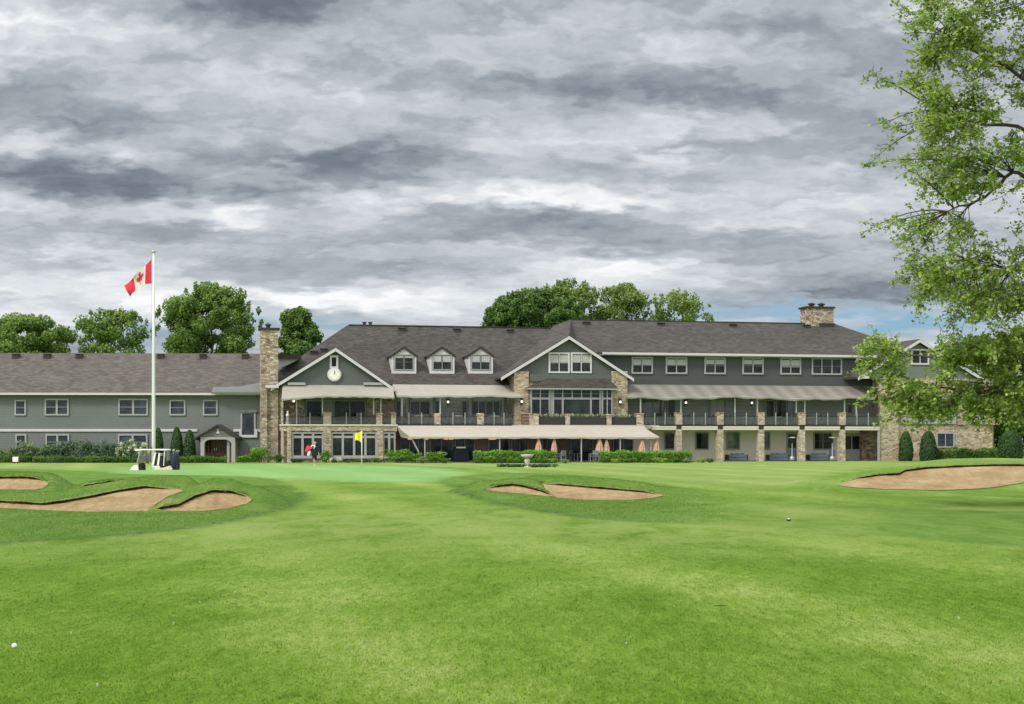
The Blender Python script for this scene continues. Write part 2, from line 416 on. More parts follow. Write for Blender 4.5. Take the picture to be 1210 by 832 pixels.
ROUGH = []
def make_ground():
    def ax(parts):
        out = []
        for a, b, s in parts: out += list(np.arange(a, b, s))
        return np.array(out)
    far = np.geomspace(60, 3500, 26)
    xs = np.concatenate([-far[::-1], ax([(-58, -22, 1.0), (-22, 22, .11), (22, 58, 1.0)]), far])
    ys = np.concatenate([[-300, -60, -20, -8], ax([(-4, 8, 1), (8, 33, .25), (33, 60, .1), (60, 75, .25), (75, 140, .6)]), np.geomspace(142, 3500, 26)])
    X, Y = np.meshgrid(xs, ys, indexing='ij'); Z = height(X, Y)
    nx, ny = X.shape
    co = np.stack([X, Y, Z], -1).reshape(-1, 3)
    i, j = np.meshgrid(np.arange(nx-1), np.arange(ny-1), indexing='ij'); a = (i*ny+j).ravel()
    q = np.stack([a, a+ny, a+ny+1, a+1], 1)
    me = bpy.data.meshes.new('fairway_ground'); me.vertices.add(len(co)); me.vertices.foreach_set('co', co.ravel())
    me.loops.add(q.size); me.loops.foreach_set('vertex_index', q.ravel().astype(np.int32))
    me.polygons.add(len(q)); me.polygons.foreach_set('loop_start', np.arange(0, q.size, 4, dtype=np.int32))
    me.polygons.foreach_set('use_smooth', np.ones(len(q), bool))
    me.update(calc_edges=True)
    xf, yf = X.ravel(), Y.ravel()
    g = lambda pts: [ground_at(*p) for p in smooth_poly(pts)]
    left = g([(-60,644),(0,641),(70,637),(140,632),(210,625),(270,615),(318,604),(346,592),(352,580),(338,570),(300,564),(230,561.5),(150,560),(90,556),(0,554),(-60,554)])
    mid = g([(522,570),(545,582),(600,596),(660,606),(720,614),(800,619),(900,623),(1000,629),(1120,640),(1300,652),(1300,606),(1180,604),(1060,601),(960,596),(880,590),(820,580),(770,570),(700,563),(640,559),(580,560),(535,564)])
    right = g([(950,575),(985,582),(1050,587),(1130,588),(1210,585),(1300,580),(1300,545),(1200,543),(1120,544),(1060,549),(1000,556),(965,565)])
    ROUGH[:] = [left, mid]
    green = g([(180,561.5),(260,563),(340,566),(420,569),(500,569),(540,564),(545,557),(500,552),(420,550),(330,548.6),(250,549),(190,552),(130,556),(130,560)])
    lawn = g([(-100,556),(120,556),(330,549.5),(540,552),(640,556),(760,566),(900,576),(990,560),(1100,548),(1300,548),(1300,541),(900,545.5),(400,546),(-100,546)])
    apron = g([(330,575),(380,586),(470,592),(560,591),(620,600),(720,612),(640,640),(400,640),(250,636),(320,612),(355,592)])
    def at_(name, s, w):
        A = me.attributes.new(name, 'FLOAT', 'POINT'); A.data.foreach_set('value', sm(.5+s/w).astype(np.float32).ravel())
    dl, dm, dr = sdf(xf, yf, left), sdf(xf, yf, mid), sdf(xf, yf, right)
    ro = np.maximum(np.maximum(dl, dm), dr)
    pxv = CX+FPX*xf/np.maximum(yf, 1); rough_shade_w = 1-.72*sm((pxv-720)/200)*(1-.85*sm((pxv-1000)/90))  # darker rough tone returns at far right to imitate the tree's shadow
    rv = np.maximum(sm(.5+np.maximum(dl, dm)/.6)*np.where(dl > dm, 1, rough_shade_w), sm(.5+dr/1.6)*.35)
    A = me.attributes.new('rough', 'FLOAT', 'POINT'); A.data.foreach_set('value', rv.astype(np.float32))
    rim = np.zeros(xf.shape)
    for b in BUNK:
        Yb_, zb_, Yt_, zt_, _, _ = bvals(b, pxv); on = (pxv > b['x0']-5) & (pxv < b['x1']+5)
        rim = np.maximum(rim, np.where(on & (yf > Yt_-.1), np.exp(-np.maximum(yf-Yt_, 0)/.55), 0))
    A = me.attributes.new('rim', 'FLOAT', 'POINT'); A.data.foreach_set('value', rim.astype(np.float32))
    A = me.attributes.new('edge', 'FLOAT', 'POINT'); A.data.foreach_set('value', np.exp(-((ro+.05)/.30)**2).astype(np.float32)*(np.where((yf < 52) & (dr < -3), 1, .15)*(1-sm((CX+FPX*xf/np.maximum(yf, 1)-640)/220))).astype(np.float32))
    at_('green', sdf(xf, yf, green), 3.0); at_('lawn', sdf(xf, yf, lawn), 5.0)
    # scuffed, drier turf on the faces of the bunker tongues and near the lips
    dry = np.zeros(xf.shape)
    for cx, cy, rx, ry, k in [(200,596,30,8,1),(232,588,16,6,.7),(120,571,30,5,.9),(650,583,14,5,.6),(610,572,25,3,.5)]:
        gx, gy = ground_at(cx, cy); s = FPX/gy
        dry = np.maximum(dry, k*np.exp(-((xf-gx)*s/rx)**2-((yf-gy)/(1.2))**2))
    A = me.attributes.new('dry', 'FLOAT', 'POINT'); A.data.foreach_set('value', dry.astype(np.float32))
    def fn(t, b):
        p = t.pos()
        big = t.noise(t.scale(p, (.9, .42, 1)), .20, 5, .6, .6)
        mid_ = t.noise(t.scale(p, (1, .40, 1)), 1.15, 6, .68, .5)
        fine = t.noise(t.scale(p, (1, .22, 1)), 9, 6, .78)
        tiny = t.noise(t.scale(p, (1, .28, 1)), 38, 6, .85)
        sp = t.n.new('ShaderNodeSeparateXYZ'); t.put(sp.inputs[0], p)
        # mower passes, wide and faint
        lane = t.math('ADD', sp.outputs[0], t.math('ADD', t.math('MULTIPLY', sp.outputs[1], .245), t.math('MULTIPLY', t.math('SUBTRACT', mid_, .5), .9)))
        st = t.math('COSINE', t.math('MULTIPLY', t.math('SUBTRACT', lane, 1.95), 6.2832/4.75))
        st = t.math('SUBTRACT', t.math('POWER', t.math('MULTIPLY_ADD', st, .5, .5), 2.2), .35)
        f = t.math('ADD', t.math('MULTIPLY_ADD', big, .46, .10), t.math('MULTIPLY', mid_, .46))
        f = t.math('ADD', f, t.math('MULTIPLY', t.math('MULTIPLY', st, t.maprange(big, .35, .65, .7, 1.0)), .18))
        st2 = t.math('SINE', t.math('ADD', t.math('MULTIPLY', t.math('SUBTRACT', t.math('MULTIPLY', sp.outputs[1], .9), t.math('MULTIPLY', sp.outputs[0], .12)), 1.15), t.math('MULTIPLY', mid_, 3.0)))
        f = t.math('ADD', f, t.math('MULTIPLY', st2, .022))
        f = t.math('ADD', f, t.math('MULTIPLY', t.math('SUBTRACT', fine, .5), .60))
        f = t.math('ADD', f, t.math('MULTIPLY', t.math('SUBTRACT', tiny, .5), .60))
        fair = t.ramp(f, [(.22, (.050, .118, .005)), (.44, (.096, .188, .011)), (.60, (.156, .262, .032)), (.84, (.31, .385, .115))])
        # yellowish worn band farther out
        band = t.math('MULTIPLY', t.maprange(sp.outputs[1], 20, 30, 0, 1), t.maprange(sp.outputs[1], 33, 42, 1, .2))
        fair = t.mix(t.math('MULTIPLY', t.math('MULTIPLY', band, t.maprange(mid_, .34, .58)), .85), fair, (.205, .285, .068))
        lawnc = t.ramp(f, [(.3, (.14, .225, .04)), (.6, (.21, .30, .075)), (.85, (.32, .37, .13))])
        c = t.mix(t.attr('lawn').outputs['Fac'], fair, lawnc)
        greenc = t.ramp(f, [(.3, (.15, .31, .085)), (.8, (.24, .40, .14))])
        c = t.mix(t.attr('green').outputs['Fac'], c, greenc)
        rn = t.math('ADD', t.math('MULTIPLY', mid_, .5), t.math('ADD', t.math('MULTIPLY', fine, .35), t.math('MULTIPLY', tiny, .4)))
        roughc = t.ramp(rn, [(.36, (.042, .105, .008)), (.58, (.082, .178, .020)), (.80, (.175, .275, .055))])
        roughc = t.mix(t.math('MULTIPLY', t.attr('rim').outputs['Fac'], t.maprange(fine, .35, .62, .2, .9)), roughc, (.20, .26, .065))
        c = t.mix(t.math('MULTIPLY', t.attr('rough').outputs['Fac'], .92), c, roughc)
        dn = t.math('MULTIPLY', t.attr('dry').outputs['Fac'], t.maprange(fine, .35, .6), clamp=True)
        c = t.mix(dn, c, (.30, .27, .11))
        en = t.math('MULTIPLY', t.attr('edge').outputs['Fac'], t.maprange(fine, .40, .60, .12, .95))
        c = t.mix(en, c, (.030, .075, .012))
        # clover flecks
        vo = t.n.new('ShaderNodeTexVoronoi'); t.put(vo.inputs['Vector'], t.scale(p, (1, 1, 0))); vo.inputs['Scale'].default_value = 2.4
        fl = t.math('LESS_THAN', vo.outputs['Distance'], .035)
        vs = t.n.new('ShaderNodeSeparateColor'); t.put(vs.inputs[0], vo.outputs['Color'])
        fl = t.math('MULTIPLY', fl, t.math('GREATER_THAN', vs.outputs[0], .80))
        c = t.mix(t.math('MULTIPLY', fl, .6), c, (.45, .52, .26))
        t.put(b.inputs['Base Color'], c)
        b.inputs['Roughness'].default_value = .9; b.inputs['Specular IOR Level'].default_value = .12
        hh = t.math('ADD', t.math('MULTIPLY', fine, .6), tiny)
        t.put(b.inputs['Normal'], t.bump(hh, .55, .05))
    def blade_fn(t, b):
        fn(t, b)
        c = b.inputs['Base Color'].links[0].from_socket
        v = t.attr('tint').outputs['Fac']
        t.put(b.inputs['Base Color'], t.mix(1.0, c, t.ramp(v, [(0, (1.08, 1.08, .80)), (.5, (1.26, 1.26, 1.0)), (1, (1.50, 1.46, 1.35))]), 'MULTIPLY'))
        N = t.n.new('ShaderNodeNewGeometry').outputs['Normal']
        t.put(b.inputs['Normal'], t.vmath('NORMALIZE', t.vmath('ADD', t.vmath('MULTIPLY', N, (.22, .22, .22)), (0, -.10, .9))))
    M['blade'] = material('grass_blade', blade_fn)
    m = material('mown_turf', fn); M['turf'] = m
    o = link('fairway_ground', me, m); tag(o, kind='structure'); return o
make_ground()

def sand_fn(t, b):
    p = t.pos()
    n = t.noise(t.scale(p, (1, 1, 2.5)), .9, 5, .65); f = t.noise(p, 22, 5, .8); m_ = t.noise(t.scale(p, (1.6, .5, 1)), 3.5, 5, .7)
    x = t.math('ADD', t.math('MULTIPLY', n, .6), t.math('ADD', t.math('MULTIPLY', f, .25), t.math('MULTIPLY', m_, .3)))
    t.put(b.inputs['Base Color'], t.ramp(x, [(.30, (.20, .13, .060)), (.52, (.345, .245, .125)), (.76, (.52, .40, .235))]))
    sp = t.n.new('ShaderNodeSeparateXYZ'); t.put(sp.inputs[0], p)
    rk = t.math('SINE', t.math('ADD', t.math('MULTIPLY', t.math('ADD', sp.outputs[0], t.math('MULTIPLY', sp.outputs[1], .5)), 26), t.math('MULTIPLY', m_, 14)))
    t.put(b.inputs['Normal'], t.bump(t.math('ADD', t.math('ADD', t.math('MULTIPLY', m_, 1.0), t.math('MULTIPLY', f, .35)), t.math('MULTIPLY', rk, .10)), .8, .14))
M['sand'] = material('bunker_sand', sand_fn, rough=.95, spec=.1)
def soil_fn(t, b):
    n = t.noise(t.pos(), 7, 5, .8)
    t.put(b.inputs['Base Color'], t.ramp(n, [(.35, (.022, .013, .006)), (.55, (.045, .028, .013)), (.72, (.10, .07, .035))]))
M['soil'] = material('lip_soil', soil_fn, rough=1, spec=.05)
M['lip_turf'] = material('lip_turf', leaf_fn((.030, .085, .010), (.070, .165, .022), (.20, .24, .07), .15))

def leaf_mesh(name, P, Nrm, size, tint, mat, parent=None, shape='quad', extra=None, smooth=False):
    """leaves at points P facing Nrm (n,3), size (n,), tint (n,) -> one mesh"""
    n = len(P)
    Nrm = Nrm/np.maximum(np.linalg.norm(Nrm, axis=1, keepdims=True), 1e-6)
    rv = RNG.normal(size=(n, 3)); A = np.cross(Nrm, rv); A /= np.maximum(np.linalg.norm(A, axis=1, keepdims=True), 1e-6); B = np.cross(Nrm, A)
    if shape == 'quad':
        prof = [(-.5, 0), (0, -.36), (.5, 0), (0, .36)]
    elif shape == 'blade':
        prof = [(-.5, -.10), (-.5, .10), (.5, 0)]
    else:
        prof = [(-.52, 0), (-.30, -.40), (.02, -.24), (.16, -.46), (.28, -.16), (.55, 0), (.28, .16), (.16, .46), (.02, .24), (-.30, .40)]
    k = len(prof); V = np.zeros((n, k, 3))
    curl = (RNG.random(n)-.3)*.5
    for i, (a, c) in enumerate(prof):
        V[:, i] = P+size[:, None]*(a*A+c*B-Nrm*((a*a+c*c)*curl)[:, None])
    V = V.reshape(-1, 3); o = origin_of(parent); V = V-np.array([o.x, o.y, o.z])
    nf = n; idx = np.arange(n*k, dtype=np.int32); tv = np.repeat(tint, k)
    starts = np.arange(0, n*k, k)
    if extra is not None:                        # a dark core of quads: verts, quads, tint
        ev, ef, et = extra; ev = np.array(ev)-np.array([o.x, o.y, o.z])
        idx = np.concatenate([idx, np.array(ef, np.int32).ravel()+len(V)])
        starts = np.concatenate([starts, n*k+4*np.arange(len(ef))]); V = np.concatenate([V, ev]); tv = np.concatenate([tv, np.full(len(ev), et)])
    me = bpy.data.meshes.new(name); me.vertices.add(len(V)); me.vertices.foreach_set('co', V.astype(np.float32).ravel())
    me.loops.add(len(idx)); me.loops.foreach_set('vertex_index', idx)
    me.polygons.add(len(starts)); me.polygons.foreach_set('loop_start', starts.astype(np.int32))
    me.update(calc_edges=True)
    A_ = me.attributes.new('tint', 'FLOAT', 'POINT'); A_.data.foreach_set('value', np.clip(tv, 0, 1).astype(np.float32))
    return link(name, me, mat, parent)

# sand bunkers: a dished sheet of sand, a torn earth lip and the turf that rolls over it
for bi, b in enumerate(BUNK):
    xs = np.linspace(b['x0'], b['x1'], 110); Yb, zb, Yt, zt, Yc, zc = bvals(b, xs)
    Yb0 = Yb-.05; n = 14; P = []
    for i, px in enumerate(xs):
        wob = .015*math.sin(px*.31)+.012*math.sin(px*.57+2)
        for j in range(n):
            s = j/(n-1); Y = Yb0[i]+(Yt[i]+.06-Yb0[i])*s
            lin = zb[i]+(zt[i]+.02-zb[i])*s
            P.append(((px-CX)*Y/FPX, Y, lin-.10*math.sin(math.pi*s)*min(1, (Yt[i]-Yb[i])/2)+.012+wob*math.sin(math.pi*s)*.6))
    so = MB().grid(P, len(xs), n).build('sand_bunker' if bi != 3 else 'turf_hollow', M['sand'] if bi != 3 else M['soil'], None, True); tag(so, kind='structure')
    lp = MB(); P = []; keep = (zt-zb > .015)
    rr = np.random.default_rng(bi)
    jit = np.convolve(rr.normal(size=len(xs)+8), np.ones(5)/5, 'same')[4:-4]
    for i, px in enumerate(xs):
        end = min(1, 6*min(i, len(xs)-1-i)/len(xs)); top = zt[i]+(LIP+.01+.012*jit[i])*end; ov = (.06+.05*jit[i])*end
        for dy, z in ((.05, zt[i]-.12), (.0, zt[i]-.01*end), (-ov, top-.012)):
            Y = Yt[i]+dy; P.append(((px-CX)*Y/FPX, Y, z))
    lp.grid(P, len(xs), 3); lp.build('lip_face', M['soil'], so)
    P = []
    for i, px in enumerate(xs):
        end = min(1, 6*min(i, len(xs)-1-i)/len(xs)); top = zt[i]+(LIP+.01+.012*jit[i])*end; ov = (.06+.05*jit[i])*end
        for dy in (-ov, .05, .30, .55):
            Y = Yt[i]+dy; X = (px-CX)*Y/FPX
            z = top-.014 if dy < 0 else (top if dy < .2 else max(top, float(height(np.array([X]), np.array([Y]))[0])+(.012 if dy < .5 else -.03)))
            P.append((X, Y, z))
    fl = MB().grid(P, len(xs), 4).build('lip_turf', M['turf'], so, True)
    for nm, v in (('rough', 1.), ('green', 0.), ('lawn', 0.), ('dry', .12), ('edge', 0.), ('rim', .8)):
        A_ = fl.data.attributes.new(nm, 'FLOAT', 'POINT'); A_.data.foreach_set('value', np.full(len(fl.data.vertices), v, np.float32))
    # shaggy grass hanging over the lip
    m_ = 700; pxs = rr.uniform(b['x0'], b['x1'], m_); q = bvals(b, pxs); ok = (q[3]-q[1] > .03)
    pxs = pxs[ok]; Y = q[2][ok]+rr.uniform(-.08, .35, ok.sum()); z = q[3][ok]+LIP+rr.uniform(-.02, .035, ok.sum())
    Pp = np.stack([(pxs-CX)*Y/FPX, Y, z], 1)
    Nn = np.stack([rr.normal(size=len(Y))*.4, -np.ones(len(Y)), rr.normal(size=len(Y))*.5], 1)
    sh = leaf_mesh('lip_grass', Pp, Nn, rr.uniform(.04, .075, len(Y)), rr.uniform(.2, .9, len(Y)), M['lip_turf'], so, 'blade'); sh['kind'] = 'stuff'

# short mown blades where the viewer stands close enough to see them
def near_grass(n=330000):
    r = np.random.default_rng(3); u = r.random(n)
    Y = 1/(1/8.6-(1/8.6-1/36.0)*u); X = (r.random(n)*2-1)*(Y*.335+.4); z = height(X, Y)
    ro = np.full(n, -9.)
    for P_ in ROUGH: ro = np.maximum(ro, sdf(X, Y, P_))
    keep = (ro < -.05) & (r.random(n) < 1-np.clip((Y-17)/19, 0, 1)**.8)
    for px, py, rad in ((17, 767, .07), (852, 717, .12), (454, 794, .06), (4, 674, .10), (327, 797, .04)):
        gx, gy = ground_at(px, py); keep &= np.hypot(X-gx, (Y-gy)*.6) > rad
    X, Y, z = X[keep], Y[keep], z[keep]; n = len(X)
    hgt = r.uniform(.005, .014, n)*(1+(Y-9)*.008); wd = r.uniform(.0022, .0042, n)*(Y/9.5)
    a = r.uniform(0, 6.283, n); lx, ly = r.normal(size=n)*.55*hgt, r.normal(size=n)*.55*hgt
    V = np.zeros((n, 3, 3)); c, s_ = np.cos(a), np.sin(a)
    V[:, 0] = np.stack([X-c*wd, Y-s_*wd*.5, z-.003], 1); V[:, 1] = np.stack([X+c*wd, Y+s_*wd*.5, z-.003], 1); V[:, 2] = np.stack([X+lx, Y+ly, z+hgt], 1)
    me = bpy.data.meshes.new('grass'); me.vertices.add(n*3); me.vertices.foreach_set('co', V.astype(np.float32).ravel())
    me.loops.add(n*3); me.loops.foreach_set('vertex_index', np.arange(n*3, dtype=np.int32)); me.polygons.add(n)
    me.polygons.foreach_set('loop_start', np.arange(0, n*3, 3, dtype=np.int32)); me.update(calc_edges=True)
    A = me.attributes.new('tint', 'FLOAT', 'POINT'); A.data.foreach_set('value', np.repeat(np.clip(r.normal(size=n)*.24+.5, 0, 1), 3).astype(np.float32))
    o = link('grass', me, M['blade']); tag(o, 'short mown grass covering the fairway in the foreground', 'grass', kind='stuff')
near_grass()
def rough_grass(n=620000):
    r = np.random.default_rng(8); Y = 25+(r.random(n)**1.25)*35; X = (r.random(n)*2-1)*(Y*.335+1)
    ro = np.full(n, -9.)
    for P_ in ROUGH: ro = np.maximum(ro, sdf(X, Y, P_))
    px = CX+FPX*X/Y; keep = (r.random(n) < np.clip(.12+ro/.7, 0, 1)) & (r.random(n) < np.clip(1.2-(px-700)/150, .0, 1)*.7)
    for b in BUNK:                             # none on the sand
        Yb, zb, Yt, zt, _, _ = bvals(b, px); keep &= ~((px > b['x0']-1) & (px < b['x1']+1) & (Y > Yb-.12) & (Y < Yt+.06))
    X, Y = X[keep], Y[keep]; n = len(X); z = height(X, Y)+np.where(False, 0, 0)
    px = CX+FPX*X/Y
    for b in BUNK:                             # stand on the turf flap behind a lip
        Yb, zb, Yt, zt, _, _ = bvals(b, px); on = (px > b['x0']) & (px < b['x1']) & (Y > Yt) & (Y < Yt+.3); z = np.where(on, np.maximum(z, zt+LIP*.9), z)
    cl = .5+.25*np.sin(X*3.1+np.sin(Y*1.3)*2)+.25*np.sin(X*1.1+Y*.7+np.sin(X*.6)*2)
    hgt = r.uniform(.010, .026, n)*(.7+.6*cl); wd = r.uniform(.006, .011, n)*Y/42; a = r.uniform(0, 6.283, n)
    lx, ly = r.normal(size=n)*.5*hgt, r.normal(size=n)*.5*hgt; c, s_ = np.cos(a), np.sin(a)
    V = np.zeros((n, 3, 3))
    V[:, 0] = np.stack([X-c*wd, Y-s_*wd*.5, z-.01], 1); V[:, 1] = np.stack([X+c*wd, Y+s_*wd*.5, z-.01], 1); V[:, 2] = np.stack([X+lx, Y+ly, z+hgt], 1)
    me = bpy.data.meshes.new('rough_grass'); me.vertices.add(n*3); me.vertices.foreach_set('co', V.astype(np.float32).ravel())
    me.loops.add(n*3); me.loops.foreach_set('vertex_index', np.arange(n*3, dtype=np.int32)); me.polygons.add(n)
    me.polygons.foreach_set('loop_start', np.arange(0, n*3, 3, dtype=np.int32)); me.update(calc_edges=True)
    A = me.attributes.new('tint', 'FLOAT', 'POINT'); A.data.foreach_set('value', np.repeat(np.clip(r.normal(size=n)*.22+.22+.42*cl, 0, 1), 3).astype(np.float32))
    o = link('rough_grass', me, M['rough_blade']); tag(o, 'longer shaggy grass of the rough around the bunkers', 'grass', kind='stuff')
def rb_fn(t, b):
    v = t.attr('tint').outputs['Fac']
    t.put(b.inputs['Base Color'], t.ramp(v, [(0, (.058, .124, .013)), (.5, (.100, .196, .027)), (1, (.20, .29, .062))]))
    N = t.n.new('ShaderNodeNewGeometry').outputs['Normal']; b.inputs['Roughness'].default_value = .9; b.inputs['Specular IOR Level'].default_value = .1
    t.put(b.inputs['Normal'], t.vmath('NORMALIZE', t.vmath('ADD', t.vmath('MULTIPLY', N, (.3, .3, .3)), (0, -.12, .8))))
M['rough_blade'] = material('rough_grass_blade', rb_fn)
rough_grass()

# ------------------------------------------------------------------ vegetation
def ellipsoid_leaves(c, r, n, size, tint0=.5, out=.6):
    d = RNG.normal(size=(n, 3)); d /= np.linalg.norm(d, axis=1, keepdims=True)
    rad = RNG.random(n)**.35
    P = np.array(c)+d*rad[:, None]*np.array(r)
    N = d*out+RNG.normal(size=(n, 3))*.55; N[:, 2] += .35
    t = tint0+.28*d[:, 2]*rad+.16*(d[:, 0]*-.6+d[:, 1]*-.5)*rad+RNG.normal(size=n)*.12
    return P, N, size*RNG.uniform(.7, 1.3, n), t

def crown_of(clumps, size, per, name, mat, parent, shape='quad', extra=None):
    Ps, Ns, Ss, Ts = [], [], [], []
    for c, r, t in clumps:
        n = max(12, int(per*r[0]*r[2]*4))
        P, N, s_, tt = ellipsoid_leaves(c, r, n, size, t); Ps.append(P); Ns.append(N); Ss.append(s_); Ts.append(tt)
    return leaf_mesh(name, np.concatenate(Ps), np.concatenate(Ns), np.concatenate(Ss), np.concatenate(Ts), mat, parent, shape, extra)

def far_tree(x0, x1, ytop, Y, label, mat, per=60, dens=1.0, shape='round', leaf=.27, name='broadleaf_tree', group='trees beyond the clubhouse', ybot=None):
    cxp = (x0+x1)/2; X, _, _ = at(cxp, 0, Y); w = (x1-x0)*Y/FPX/2; ztop = at(0, ytop, Y)[2]
    g = 0.0; root = empty(name, (X, Y, g), label, 'tree', group)
    zb = ztop*.24 if ybot is None else at(0, ybot, Y)[2]
    h = ztop-zb; cz = zb+h/2
    tr = MB(); lean = RNG.normal()*.3
    tr.tube([(X, Y, -.3), (X+lean*.3, Y, ztop*.3), (X+lean, Y, ztop*.62), (X+lean, Y, ztop*.9)], [w*.075+.12, w*.06+.08, .12, .03], 8)
    limbs = []
    for k in range(9):
        a = RNG.uniform(0, 6.28); zz = RNG.uniform(.25, .6)*ztop; L = w*RNG.uniform(.5, .85)
        tip = (X+math.cos(a)*L, Y+math.sin(a)*L, zz+h*RNG.uniform(.15, .38))
        mid_ = (X+math.cos(a)*L*.5, Y+math.sin(a)*L*.5, zz+h*.1)
        limbs.append(((X, Y, zz), mid_, tip))
    t_ = tr.build('trunk', M['bark'], root, True)
    for l in limbs: MB().tube(l, [.14, .09, .03], 6).build('limb', M['bark'], root, True)
    cl = []; N = int(86*dens*max(.7, w/4)); ph = RNG.uniform(0, 6, 4)
    for k in range(N):
        zz = RNG.random()**.8; a = RNG.uniform(0, 6.283)
        if shape == 'cone': pr = (1-zz)**.55
        else: pr = max(0., 1-abs(zz*2-1 if zz > .5 else (zz*2-1)*.8)**2.8)**.5
        pr *= 1+.13*math.sin(a*2+ph[0]+zz*5)+.10*math.sin(a*3+ph[1]-zz*8)
        q = RNG.random()**.42
        c = (X+math.cos(a)*q*pr*w*.88, Y+math.sin(a)*q*pr*w*.88, zb+zz*h*.95+h*.02*math.sin(a*3+ph[2]))
        r = min(1.0, w*.2)*RNG.uniform(.4, 1.15)+.12
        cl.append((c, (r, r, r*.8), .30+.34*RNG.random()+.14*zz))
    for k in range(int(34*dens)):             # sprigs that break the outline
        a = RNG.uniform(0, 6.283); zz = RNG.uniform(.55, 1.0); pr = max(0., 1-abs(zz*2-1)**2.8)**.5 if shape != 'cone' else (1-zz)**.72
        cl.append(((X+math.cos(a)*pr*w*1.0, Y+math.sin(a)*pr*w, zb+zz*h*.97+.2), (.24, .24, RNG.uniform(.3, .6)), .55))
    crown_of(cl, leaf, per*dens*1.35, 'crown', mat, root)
    return root

def shrub(px, w_px, ytop, ybot, Y, label, mat, name='shrub', group=None, leaf=.13, cat='shrub', clumps=9, per=170, flowers=None, depth=None):
    X, _, ztop = at(px, ytop, Y); w = w_px*Y/FPX/2; zb = 0.0
    root = empty(name, (X, Y, hz(X, Y)), label, cat, group); dd = depth or w*.8
    h = ztop-zb
    cl = [((X, Y, zb+h*.45), (w*.72, dd*.7, h*.45), .35)]
    for k in range(clumps):
        a = RNG.uniform(0, 6.28); q = RNG.uniform(.35, .75); zz = RNG.uniform(.25, .82)
        cl.append(((X+math.cos(a)*q*w, Y+math.sin(a)*q*dd, zb+h*zz), (w*RNG.uniform(.25, .42), dd*.35, h*RNG.uniform(.16, .26)), RNG.uniform(.3, .75)))
    st = MB()
    for k in range(3): st.tube([(X+RNG.normal()*.05, Y, -.1), (X+RNG.normal()*w*.3, Y+RNG.normal()*.1, zb+h*.6)], [.035, .012], 5)
    st.build('stem', M['bark'], root)
    crown_of(cl, leaf, per, 'foliage', mat, root)
    if flowers:
        fm, nf = flowers; d = RNG.normal(size=(nf, 3)); d[:, 1] = -abs(d[:, 1]); d[:, 2] = d[:, 2]*.7+.5; d /= np.linalg.norm(d, axis=1, keepdims=True)
        cl = [((X+e[0]*w*.9, Y+e[1]*dd*.9, zb+h*(.5+.45*e[2])), (.14, .14, .16), .5) for e in d]
        crown_of(cl, .13, 420, 'blossom', fm, root)
    return root

def hedge(px0, px1, ytop, Y, label, mat, depth=1.0, fr=None, leaf=.12, z0=0.0, dens=1.0, wav=.05, group=None):
    X0, X1 = at(px0, 0, Y)[0], at(px1, 0, Y)[0]; zt = at(0, ytop, Y)[2]; L = X1-X0; h = zt-z0
    root_ = None
    n = int((L*h*1.0+L*depth*.8)*330*dens); P = np.zeros((n, 3)); N = np.zeros((n, 3)); k = RNG.random(n)
    fx = RNG.random(n)*L
    lump = lambda x, q: wav*(np.sin(x*2.3+q)+.7*np.sin(x*4.9+q*2))
    front = k < h/(h+depth*.8)
    P[:, 0] = X0+fx
    P[:, 1] = np.where(front, Y+lump(fx, 1)+RNG.normal(size=n)*.05, Y+RNG.random(n)*depth)
    P[:, 2] = np.where(front, z0+RNG.random(n)*h, zt+lump(fx, 3)+RNG.normal(size=n)*.05)
    N[:, 1] = np.where(front, -1, 0); N[:, 2] = np.where(front, .3, 1); N += RNG.normal(size=(n, 3))*.6
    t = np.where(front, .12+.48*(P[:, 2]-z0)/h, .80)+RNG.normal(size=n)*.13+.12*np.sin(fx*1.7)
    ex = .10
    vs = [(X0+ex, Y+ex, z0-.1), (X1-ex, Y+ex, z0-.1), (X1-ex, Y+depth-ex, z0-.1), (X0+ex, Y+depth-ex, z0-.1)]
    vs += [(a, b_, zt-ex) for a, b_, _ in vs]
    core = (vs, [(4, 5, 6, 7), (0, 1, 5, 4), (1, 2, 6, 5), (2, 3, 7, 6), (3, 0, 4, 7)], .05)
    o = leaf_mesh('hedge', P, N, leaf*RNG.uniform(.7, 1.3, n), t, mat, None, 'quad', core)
    return tag(o, label, 'hedge', group)

def cypress(px, w_px, ytop, Y, label, round_=False, mat='leaf_cedar', group='clipped cone evergreens'):
    X, _, ztop = at(px, ytop, Y); w = w_px*Y/FPX/2
    root = empty('clipped_evergreen', (X, Y, hz(X, Y)), label, 'evergreen', group)
    n = int(2600*max(1, w*ztop/1.4)); z = RNG.random(n); a = RNG.uniform(0, 6.28, n)
    prof = np.where(z < .18, .82+z, np.sqrt(np.maximum(0, 1-((z-.18)/.83)**(2.6 if round_ else 1.9))))
    r = w*prof*(1-.16*RNG.random(n)**2)*(1+.05*np.sin(a*5+z*9))
    P = np.stack([X+np.cos(a)*r, Y+np.sin(a)*r, z*ztop], 1)
    N = np.stack([np.cos(a), np.sin(a), np.full(n, .5)], 1)+RNG.normal(size=(n, 3))*.5
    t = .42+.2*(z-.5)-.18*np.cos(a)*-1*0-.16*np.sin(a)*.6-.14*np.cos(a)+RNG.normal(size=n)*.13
    MB().tube([(X, Y, -.2), (X, Y, ztop*.8)], [w*.16, .02], 7).build('trunk', M['bark'], root)
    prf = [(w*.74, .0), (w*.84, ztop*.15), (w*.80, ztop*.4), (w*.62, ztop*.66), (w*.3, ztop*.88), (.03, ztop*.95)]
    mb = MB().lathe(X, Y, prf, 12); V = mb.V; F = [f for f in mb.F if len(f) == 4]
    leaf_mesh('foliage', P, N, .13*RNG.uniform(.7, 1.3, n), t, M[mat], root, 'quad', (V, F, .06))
    return root

